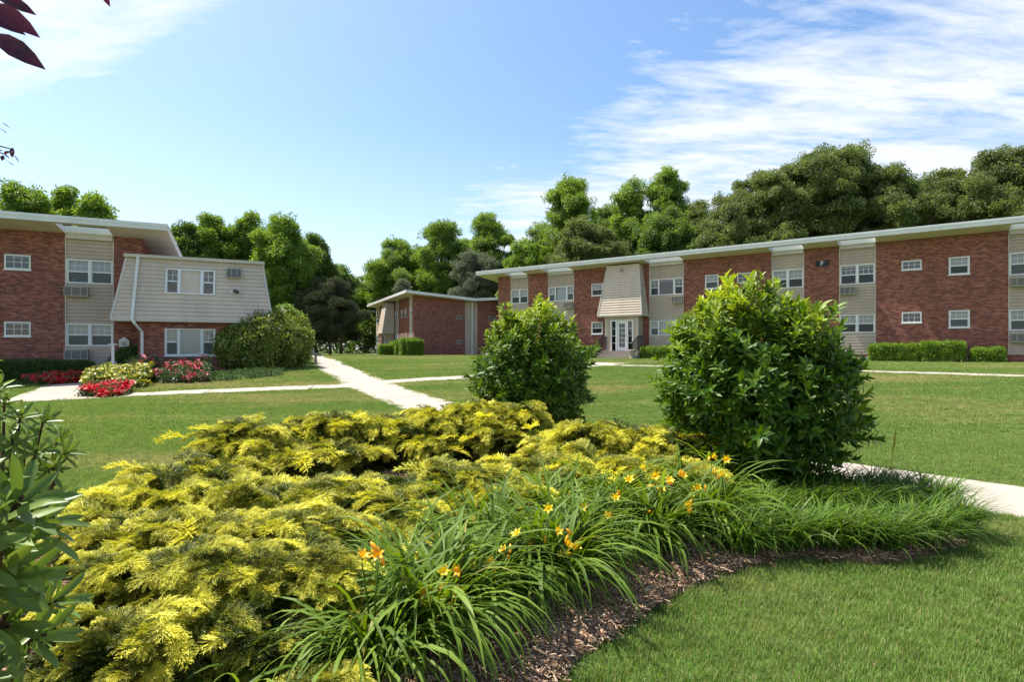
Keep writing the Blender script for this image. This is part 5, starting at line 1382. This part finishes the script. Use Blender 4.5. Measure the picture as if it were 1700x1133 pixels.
# ------------------------------------------------------------------ laurel bushes
tv_l, tf_l = leaf_tpl(.175, .22, .3, 4)
LEAF_OBJ = {}
def leaf_obj_mesh(key, mat, tvv, tff):
    if key not in LEAF_OBJ: LEAF_OBJ[key] = mesh_np(key, tvv, tff, M[mat], True)
    return LEAF_OBJ[key]
def shoot_leaves(n=13, L=.120):
    O, Dd, Sc = [], [], []
    for i in range(n):
        t = i/(n-1); a = i*2.4 + rng.uniform(-.3, .3); el = R(8) + t*R(62) + rng.normal(0, .15)
        O.append((0, t*.15, 0)); d = np.array([math.cos(a)*math.cos(el), math.sin(el), math.sin(a)*math.cos(el)]); Dd.append(d); Sc.append(L*rng.uniform(.75, 1.15)*(1 - .25*t))
    return np.array(O), np.array(Dd), np.array(Sc)
SHOOTS = [shoot_leaves() for _ in range(5)]
def shoot_mesh(sh):
    O, Dd, Sc = sh
    v, f = stamp(tv_l, tf_l, frames(Dd, np.tile([0, 1.0, .2], (len(O), 1))), O, Sc)
    return mesh_np('shoot', v, f, M['laurel'], True)
proto_set('laurel', [shoot_mesh(s) for s in SHOOTS])
def laurel(label, c, rx, h, n, leafs):
    root = empty('laurel_bush', (c[0], c[1], float(T(*c)))); tag(root, label, 'bush', 'laurel bushes in the bed')
    d = rand_dirs(n, -.98)
    lump = 1 + .10*np.sin(d[:, 0]*6 + c[0]) * np.cos(d[:, 2]*5 + 1) + .06*np.sin(d[:, 1]*9 + d[:, 0]*5) + .05*np.sin(d[:, 2]*12 + d[:, 0]*6)
    sq = np.abs(d)**.88 * np.sign(d)
    k = rng.uniform(.80, 1.03, n)*lump + (rng.uniform(0, 1, n) < .07 + .10*(d[:, 2] > .55))*rng.uniform(.04, .17, n)
    lift_ = h*.05
    p = sq*k[:, None]*[rx, rx, h*.475] + [0, 0, h*.475 + lift_]
    p[:, :2] *= np.interp(p[:, 2], [0, h*.15, h*.5, h], [.84, .98, 1.0, .84])[:, None]
    dr = d + np.column_stack([np.zeros(n), np.zeros(n), np.interp(p[:, 2]/h, [0, .4, 1], [.0, .5, 1.3])]) + rng.normal(0, .28, (n, 3))
    ok = p[:, 2] > .08; p, dr, d = p[ok], dr[ok], d[ok]
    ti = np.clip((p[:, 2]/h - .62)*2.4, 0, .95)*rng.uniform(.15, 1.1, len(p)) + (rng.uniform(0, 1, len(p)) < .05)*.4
    mi = n//3; d2 = rand_dirs(mi); p2 = d2*rng.uniform(.35, .8, (mi, 1))*[rx, rx, h*.46] + [0, 0, h*.5]
    # shoots that face the camera are built leaf by leaf
    tocam = np.array([-c[0], -c[1], 0.4]); tocam /= np.linalg.norm(tocam)
    score = d @ tocam + rng.uniform(0, .9, len(d)) + (p[:, 2]/h)*.5
    pick = np.argsort(-score)[:leafs]; msk = np.ones(len(p), bool); msk[pick] = False
    rot = frames(dr, roll=rng.uniform(0, 6.28, len(dr)))
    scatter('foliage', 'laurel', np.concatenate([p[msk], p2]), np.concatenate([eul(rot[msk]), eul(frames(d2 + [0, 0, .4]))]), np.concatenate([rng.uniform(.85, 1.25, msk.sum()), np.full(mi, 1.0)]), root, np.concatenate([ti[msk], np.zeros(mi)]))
    lm = leaf_obj_mesh('laurel_leaf', 'laurel', tv_l, tf_l)
    for i in pick:
        O, Dd, Sc = SHOOTS[rng.integers(0, 5)]
        Mx = frames(Dd, np.tile([0, 1.0, .2], (len(O), 1)))
        for j in range(len(O)):
            m4 = Matrix((rot[i] @ Mx[j]).tolist()).to_4x4()
            o = bpy.data.objects.new('leaf', lm); COL.objects.link(o); o.parent = root
            o.location = p[i] + rot[i] @ O[j]; o.rotation_euler = m4.to_euler(); o.scale = (Sc[j]*1.05,)*3
    mb = MB()
    for i in range(16):
        e = rand_dirs(1, .0)[0]*[rx*.8, rx*.8, h*.45] + [0, 0, h*.42]; b_ = rng.normal(0, .08, 2)
        mb.tube([(b_[0], b_[1], -.05), (e[0]*.45, e[1]*.45, e[2]*.5), tuple(e)], [.03, .02, .008], 6)
    mb.obj('stem', M['bark2'], root, smooth=True)
    return root
laurel('large dark green laurel bush next to the concrete path in the bed', (at(1252, 6.0), 6.0), .85, zpx(505, 6.0), 1250, 23)
laurel('smaller laurel bush behind the golden junipers', (at(882, 9.2), 9.2), 0.83, zpx(527, 9.2) - float(T(at(882, 9.2), 9.2)), 950, 23)

# ------------------------------------------------------------------ daylilies
def blade_tpl(L0, w, e0, curl, seg=8, fold=.35, twist=0.0):
    v = []; f = []; y = z = 0.0; st = L0/seg
    for i in range(seg+1):
        t = i/seg; th = e0 - curl*t**1.3
        ww = w*(min(1, .7+.6*t))*(1 if t < .55 else max(.02, (1-((t-.55)/.45)**1.6)))
        sx, sz = math.cos(twist*t), math.sin(twist*t)
        v += [(-ww*sx, y, z + ww*fold - ww*sz), (0, y, z), (ww*sx, y, z + ww*fold + ww*sz)]
        y += math.cos(th)*st; z += math.sin(th)*st
    for i in range(seg): a = 3*i; f += [(a, a+1, a+4, a+3), (a+1, a+2, a+5, a+4)]
    return np.array(v), f
LB = [blade_tpl(rng.uniform(.55, .90), rng.uniform(.0075, .0115), R(rng.uniform(62, 86)), R(rng.uniform(95, 175)), twist=rng.uniform(-.6, .6)) for _ in range(14)]
LBM = [mesh_np('daylily_blade', v, f, M['lily_obj'], True) for v, f in LB]
def zrot(a):
    n = len(a); Mx = np.zeros((n, 3, 3)); c, s = np.cos(a), np.sin(a); Mx[:, 0, 0] = c; Mx[:, 0, 1] = -s; Mx[:, 1, 0] = s; Mx[:, 1, 1] = c; Mx[:, 2, 2] = 1; return Mx
def flower_mesh(mat1):
    V = []; Fs = []; k = 0
    a = np.arange(6)*np.pi/3
    for j in range(6):
        w = .46 if j % 2 else .36
        pv, pf = [], []
        for i in range(6):
            t = i/5; ww = w*math.sin(math.pi*min(1, .12+.83*t))**.8*.42*(1 if i < 5 else .2)
            r = .10 + .62*t**1.5; z = .75*t - .42*max(0, t-.55)**1.2*1.6
            for s in (-1, 0, 1): pv.append((r*math.cos(a[j]) - s*ww*math.sin(a[j]), r*math.sin(a[j]) + s*ww*math.cos(a[j]), z + abs(s)*ww*.2))
        for i in range(5): b = 3*i + k; Fs += [(b, b+1, b+4, b+3), (b+1, b+2, b+5, b+4)]
        V += pv; k = len(V)
    nb_ = len(Fs)
    for j in range(6):
        x, y = .05*math.cos(a[j]), .05*math.sin(a[j]); b = len(V)
        V += [(x*.3, y*.3, .1), (x*.3+.015, y*.3, .1), (x*3.2, y*3.2, .72), (x*3.2+.02, y*3.2, .76)]; Fs.append((b, b+1, b+3, b+2))
    return mesh_np('flower', np.array(V), Fs, [M[mat1], M['throat']], True, [0]*nb_ + [1]*6)
FLM = [flower_mesh('petal'), flower_mesh('petal'), flower_mesh('throat')]
bv = MB(); bv.tube([(0,0,0), (0,0,.25), (0,0,.7), (0,0,1.0)], [.06, .16, .17, .03], 6); BUDM = bv.mesh('bud', M['throat'], True)
LILIES = []
def daylily(label, px, py, n_obj, n_stuff, s=1.0, lean=(0, 0)):
    g = gp(px, py); g[2] = float(T(g[0], g[1])) + .05
    root = empty('daylily', g); tag(root, label, 'daylily', 'daylily clumps along the mulch edge')
    for i in range(n_obj):
        o = bpy.data.objects.new('leaf', LBM[rng.integers(0, len(LBM))]); COL.objects.link(o); o.parent = root
        a = rng.uniform(0, 6.28); r = .13*math.sqrt(rng.uniform(0, 1))*s
        o.location = (r*math.sin(-a)*.9 + rng.normal(0, .03), r*math.cos(a)*.9 + rng.normal(0, .03), -.02)
        o.rotation_euler = (rng.normal(0, .12), rng.normal(0, .12), a + rng.normal(0, .3)); k = s*rng.uniform(.75, 1.15); o.scale = (k*rng.uniform(.8, 1.2), k, k*rng.uniform(.85, 1.1))
    V, Fs, b = [], [], 0
    for v_, f_ in LB:
        m = n_stuff//len(LB) + 1; a = rng.uniform(0, 6.28, m); r = .16*np.sqrt(rng.uniform(0, 1, m))*s
        v, f = stamp(v_, f_, zrot(a), np.column_stack([r*np.cos(a*3), r*np.sin(a*3), np.full(m, -.02)]), s*rng.uniform(.6, 1.05, m))
        V.append(v); Fs += [[i+b for i in q_] for q_ in f]; b += len(v)
    o = link('foliage', mesh_np('foliage', np.concatenate(V), Fs, M['lily_leaf'], True), root); o['kind'] = 'stuff'
    LILIES.append((root, np.array(g))); return root
for lb_, px_, py_, no_, ns_, s_ in (
    ('daylily clump with a double golden flower at the near mulch edge', 715, 1085, 85, 320, 1.05), ('daylily clump in the middle of the mulch edge with several open flowers', 920, 992, 85, 320, 1.05),
    ('daylily clump where the mulch strip bends right', 1080, 925, 85, 320, 1.02), ('daylily clump beside the liriope sweep with flowers above it', 1175, 893, 80, 300, 1.0),
    ('daylily clump tucked under the juniper by the pale twigs', 665, 1015, 60, 200, .85), ('daylily clump close behind the middle flowering clump', 800, 945, 70, 260, .98),
    ('daylily clump between the two flowering clumps of the mulch edge', 800, 1025, 75, 260, .9), ('daylily clump filling the gap before the bend', 975, 935, 70, 260, .95),
    ('daylily clump against the middle juniper', 905, 900, 60, 240, .95), ('daylily clump between juniper and the bend', 1010, 878, 60, 240, .95), ('daylily clump against the juniper by the large laurel', 1110, 858, 60, 240, .95),
    ('daylily clump at the foot of the large laurel', 1185, 842, 60, 220, .92), ('daylily clump in the shade below the front juniper', 400, 1215, 34, 10, .62), ('daylily clump low beside the arching juniper tip', 620, 1140, 60, 150, .9)):
    daylily(lb_, px_, py_, no_, ns_, s_)
FL = [(600, 926), (627, 925), (706, 986), (711, 999), (735, 951), (762, 947), (783, 946), (838, 917), (813, 936), (882, 936), (906, 937), (941, 906), (960, 911), (925, 884), (970, 843), (911, 846), (1065, 779), (1088, 791), (1131, 790), (1160, 812), (1152, 822), (1205, 764), (1182, 760), (1068, 862), (1022, 828), (880, 905), (1045, 800), (1110, 800), (1095, 815), (985, 880), (1005, 860), (860, 890), (830, 965), (760, 985), (1140, 840), (1195, 790), (930, 925), (680, 965)]
for i, (px, py) in enumerate(FL):
    best = None
    for root, g in LILIES:
        d = g[1] - .12; x = at(px, d); z = zpx(py, d); e = abs(x - g[0]) + abs(z - g[2] - .62)*.8
        if best is None or e < best[0]: best = (e, root, g, x, d, z)
    e, root, g, x, d, z = best
    p = np.array([x - g[0], d - g[1], z - g[2]])
    mb = MB(); mb.tube([(p[0]*.12, .02, 0), (p[0]*.45, p[1]*.5, p[2]*.6), (p[0], p[1]+.01, p[2]-.03)], [.005, .0045, .0035], 5); mb.obj('flower_stem', M['lily_leaf'], root, smooth=True)
    fsz = (.048 if g[1] < 4 else .056) if i not in (2, 3) else .072
    o = link('flower', FLM[2] if i in (0, 1, 5, 9) else FLM[i % 2], root, p, (R(rng.uniform(30, 75)), rng.normal(0, .3), rng.uniform(-.9, .9)), (fsz,)*3)
    for j in range(rng.integers(0, 3)):
        q_ = p + rng.normal(0, .03, 3) + [0, 0, -.01]
        o = link('bud', BUDM, root, q_, (rng.normal(0, .6), rng.normal(0, .6), 0), (.055,)*3)

# ------------------------------------------------------------------ liriope sweep below the large laurel
LI = [blade_tpl(rng.uniform(.36, .52), rng.uniform(.0035, .0052), R(rng.uniform(58, 86)), R(rng.uniform(60, 140)), 6, .2) for _ in range(12)]
LIR = [(1225, 922, 'first liriope tuft beside the daylilies'), (1300, 918, 'liriope tuft second along the mulch edge'), (1375, 916, 'liriope tuft third along the mulch edge'), (1450, 920, 'liriope tuft fourth along the mulch edge'), (1522, 910, 'liriope tuft fifth along the mulch edge'), (1572, 888, 'outermost liriope tuft where mulch meets path'),
       (1265, 872, 'liriope tuft behind the first two tufts'), (1345, 868, 'liriope tuft in the middle row below the laurel'), (1420, 866, 'liriope tuft in the middle row near the path'), (1490, 860, 'liriope tuft in the middle row by the path edge'), (1545, 850, 'liriope tuft leaning over the path edge'),
       (1330, 838, 'shaded liriope tuft under the laurel'), (1400, 838, 'shaded liriope tuft right of the laurel stems'), (1465, 836, 'liriope tuft with seed stalk by the path')]
for (px, py, lb) in LIR:
    g = gp(px, py); g[2] += .04
    root = empty('liriope', g); tag(root, lb + (' at the bend' if len(lb.split()) < 4 else ''), 'grass tuft', 'liriope tufts below the large laurel')
    V, Fs, b = [], [], 0
    for v_, f_ in LI:
        m = 36; a = np.concatenate([rng.uniform(0, 6.28, m//2), rng.normal(-2.2, .8, m - m//2)]); r = .17*np.sqrt(rng.uniform(0, 1, m)); a2 = rng.uniform(0, 6.28, m)
        v, f = stamp(v_, f_, zrot(a), np.column_stack([r*np.cos(a2), r*np.sin(a2), np.full(m, -.02)]), rng.uniform(.7, 1.12, m))
        V.append(v); Fs += [[i+b for i in q_] for q_ in f]; b += len(v)
    o = link('foliage', mesh_np('foliage', np.concatenate(V), Fs, M['liriope'], True), root); o['kind'] = 'stuff'
    mb = MB(); mb.tube([(0,0,-.03), (0,0,.03)], [.10, .05], 8); mb.obj('crown', M['bark2'], root)
    if 'seed stalk' in lb:
        mb = MB(); mb.tube([(0.05,0,0), (.09,0,.35), (.12,0,.62)], [.004, .004, .002], 5); mb.tube([(.10,0,.45), (.118,0,.55), (.13,.0,.68)], [.004, .011, .002], 6); mb.obj('seed_stalk', M['gold_lily'], root)

# ------------------------------------------------------------------ rhododendrons at the left edge
tv_r, tf_r = leaf_tpl(.105, .12, .5, 6, 'strap')
RHM = mesh_np('rhododendron_leaf', tv_r, tf_r, M['rhodo'], True)
def rhodo(label, base, whorls, L0, n=15):
    root = empty('rhododendron', (base[0], base[1], float(T(*base)))); tag(root, label, 'rhododendron', 'rhododendrons by the bed')
    st = MB(); lim = 0
    V, Fs, b = [], [], 0
    for w in whorls:
        c = np.array([w[0]-base[0], w[1]-base[1], w[2]-float(T(*base))]); ax = np.array(w[3]) / np.linalg.norm(w[3])
        st.tube([(c[0]*.15, c[1]*.15, -.05), (c[0]*.6, c[1]*.6, c[2]*.55), tuple(c - ax*.02), tuple(c + ax*.03)], [.016, .011, .006, .004], 6)
        u1 = np.cross(ax, [.3, .5, .2]); u1 /= np.linalg.norm(u1); u2 = np.cross(ax, u1)
        for j in range(n):
            t = j/(n-1); a = j*2.4 + rng.uniform(-.2, .2); el = R(2) + t*R(58) + rng.normal(0, .1)
            d = (u1*math.cos(a) + u2*math.sin(a))*math.cos(el) + ax*math.sin(el)
            s = L0*rng.uniform(.8, 1.1)*(1 - .3*t); Mx = frames(d[None], ax[None])[0]; o_ = c - ax*.05*(1-t)
            if lim < 290:
                o = bpy.data.objects.new('leaf', RHM); COL.objects.link(o); o.parent = root
                o.location = o_; o.rotation_euler = Matrix(Mx.tolist()).to_euler(); o.scale = (s, s, s); lim += 1
            else:
                v, f = stamp(tv_r, tf_r, Mx[None], o_[None], np.array([s])); V.append(v); Fs += [[i+b for i in q_] for q_ in f]; b += len(v)
    if V: o = link('foliage', mesh_np('foliage', np.concatenate(V), Fs, M['rhodo'], True), root); o['kind'] = 'stuff'
    st.obj('stem', M['bark2'], root, smooth=True)
    return root
def wh(px, py, d, ax): return (at(px, d), d, zpx(py, d), ax)
near = [wh(28, 838, 1.22, (.55, -.25, .55)), wh(-30, 870, 1.15, (.1, -.3, .8)), wh(70, 870, 1.38, (.7, .1, .4)), wh(5, 905, 1.30, (.5, -.4, .3)), wh(-60, 810, 1.2, (.0, 0, 1)), wh(-20, 960, 1.25, (.5, -.4, .15)), wh(40, 960, 1.45, (.6, 0, .2)), wh(-70, 930, 1.1, (.2, -.5, .4)), wh(10, 1040, 1.4, (.5, -.3, .1)), wh(-60, 1030, 1.25, (.3, -.5, .3)), wh(60, 1060, 1.6, (.6, 0, .2)), wh(-130, 880, 1.3, (-.4, 0, .8)), wh(-140, 980, 1.35, (-.3, -.4, .5)), wh(-40, 1110, 1.35, (.3, -.3, .4)), wh(90, 1000, 1.75, (.6, .1, .3))]
def fill(base, lo, hi, m, rad):
    out = []
    for i in range(m):      # whorls all round the plant, so that it is whole from every side
        a_ = i*2.4; k_ = rng.uniform(.35, 1.0)
        out.append((base[0] + math.cos(a_)*rad*k_, base[1] + math.sin(a_)*rad*k_, lo + (hi-lo)*rng.uniform(0, 1)*(1.15 - .45*k_), (math.cos(a_)*.6, math.sin(a_)*.6, .6)))
    return out
rhodo('large-leaved rhododendron at the bed edge with pale upturned leaves', (-1.62, 1.42), near + [w for w in fill((-1.75, 1.35), .35, 1.15, 34, .62) if w[1] > .9 and w[0]/w[1] < -.98], .150)
fr_ = [wh(0, 640, 3.0, (.3, 0, .9)), wh(35, 690, 2.95, (.5, -.2, .7)), wh(75, 700, 3.05, (.7, 0, .6)), wh(20, 735, 2.9, (.4, -.5, .6)), wh(60, 750, 2.95, (.5, -.4, .5)), wh(112, 752, 3.1, (.8, 0, .35)), wh(-10, 690, 2.9, (.1, -.4, .8)), wh(-20, 770, 2.85, (.2, -.6, .4)), wh(35, 790, 2.95, (.4, -.5, .3)), wh(85, 780, 3.05, (.7, -.3, .3)), wh(-40, 640, 3.1, (-.1, .1, 1)), wh(-60, 720, 3.0, (-.2, -.3, .8)), wh(15, 830, 3.0, (.3, -.6, .2)), wh(70, 815, 3.2, (.6, -.4, .2)), wh(-30, 600, 3.25, (0, .2, 1)), wh(50, 720, 3.3, (.4, .4, .7)), wh(-70, 780, 2.9, (-.2, -.6, .5)), wh(10, 665, 3.25, (.2, .3, .9)), wh(-90, 660, 3.2, (-.4, .1, .8)), wh(100, 730, 3.35, (.6, .4, .6)), wh(-5, 870, 3.0, (.2, -.6, .1)), wh(50, 860, 3.1, (.4, -.5, .1))]
rhodo('smaller-leaved rhododendron on the lawn side of the big-leaved one', (-2.95, 3.2), fr_ + [w for w in fill((-3.05, 3.25), .25, 1.25, 46, .75) if w[0]/w[1] < -.93], .135)

# pale dry twigs under the junipers
for (px, py, lb) in ((655, 925, 'pale dry twigs showing under the middle juniper'),):
    d = 3.75 if px > 500 else 2.6; x = at(px, d); zt_w = zpx(py, d)
    root = empty('dry_twigs', (x, d, .05)); tag(root, lb, 'twigs')
    for j in range(12):
        e = rng.normal(0, .10, 2); mb = MB(); p0 = (rng.normal(0, .02), rng.normal(0, .02), -.02); p1 = (e[0]*.6, e[1]*.6, (zt_w)*.55); p2 = (e[0]*1.3, e[1]*1.3, zt_w + rng.normal(0, .05))
        mb.tube([p0, p1, p2], [.004, .0035, .0015], 4)
        for k in range(5):
            s = np.array(p1) + (np.array(p2)-np.array(p1))*rng.uniform(0, 1); mb.tube([s, s + rng.normal(0, .04, 3)], [.002, .001], 4)
        mb.obj('twig', M['twig'], root)

# ------------------------------------------------------------------ purple-leaved tree reaching in from the left
root = empty('purple_leaf_tree', (-3.3, 1.9, 0.0)); tag(root, 'purple-leaved tree whose dark red leaves hang into the sky corner', 'tree')
mb = MB(); mb.tube([(0,0,-.1), (.03,.02,.8), (-.02,.05,1.7), (.1,.0,2.6), (.2,-.1,3.5)], [.09, .075, .06, .045, .02], 8); mb.obj('trunk', M['bark2'], root, smooth=True)
tv_p, tf_p = leaf_tpl(.21, .12, .3, 4, 'lance'); PLM = mesh_np('purple_leaf', tv_p, tf_p, M['purple'], True)
rootv = np.array([-3.3, 1.9, 0.0]); lm = MB()
def twig(p, d, leaves, L0, spread=.7):
    p = np.array(p) - rootv
    lm.tube([(.08, 0, 2.3 if p[2] < 2.6 else 2.6), tuple(p*.55 + np.array([.05, 0, 1.15])), tuple(p)], [.02, .012, .003], 5)
    for j in range(leaves):
        dd3 = np.array(d) + rng.normal(0, spread, 3); Mx = frames(dd3[None])[0]
        o = link('leaf', PLM, root, p + rng.normal(0, .015, 3), Matrix(Mx.tolist()).to_euler(), (L0*rng.uniform(.8, 1.15),)*3)
def exact(px0, py0, px1, py1, dp, L0w=.22):
    a = np.array([at(px0, dp), dp, zpx(py0, dp)]); b = np.array([at(px1, dp), dp+.02, zpx(py1, dp)])
    Mx = frames((b-a)[None], np.array([[0, -1.0, .35]]))[0]; l = np.linalg.norm(b-a)
    link('leaf', PLM, root, a - rootv, Matrix(Mx.tolist()).to_euler(), (l*.9, l, l))
    lm.tube([tuple(a - rootv + [-.25, .03, .06]), tuple(a - rootv)], [.004, .002], 4)
exact(-14, 55, 61, 103, 1.75); exact(-20, 4, 52, 49, 1.75); exact(-24, 22, 30, 47, 1.8); exact(-8, -10, 48, 13, 1.8); exact(166, -26, 174, 4, 1.9)
lm.tube([(.08, 0, 2.35), (.9, -.1, 2.75), tuple(np.array([at(-30, 1.75), 1.75, zpx(40, 1.75)]) - rootv)], [.02, .012, .005], 5)
lm.tube([tuple(np.array([at(-30, 1.8), 1.8, zpx(0, 1.8)]) - rootv), tuple(np.array([at(166, 1.9), 1.9, zpx(-28, 1.9)]) - rootv)], [.006, .003], 5)
for (px, py) in ((2, 205), (8, 250), (16, 256), (24, 247), (4, 262)): twig((at(px-6, 3.0), 3.0, zpx(py, 3.0)), (.8, 0, -.3), 3, .05, .5)
for i in range(46):
    a = rng.uniform(0, 6.28); twig((-4.05 + .85*math.cos(a)*rng.uniform(.3, 1), 1.9 + .9*math.sin(a), rng.uniform(2.3, 3.8)), (math.cos(a), math.sin(a), -.2), 6, .11)
lm.obj('limb', M['bark2'], root, smooth=True)
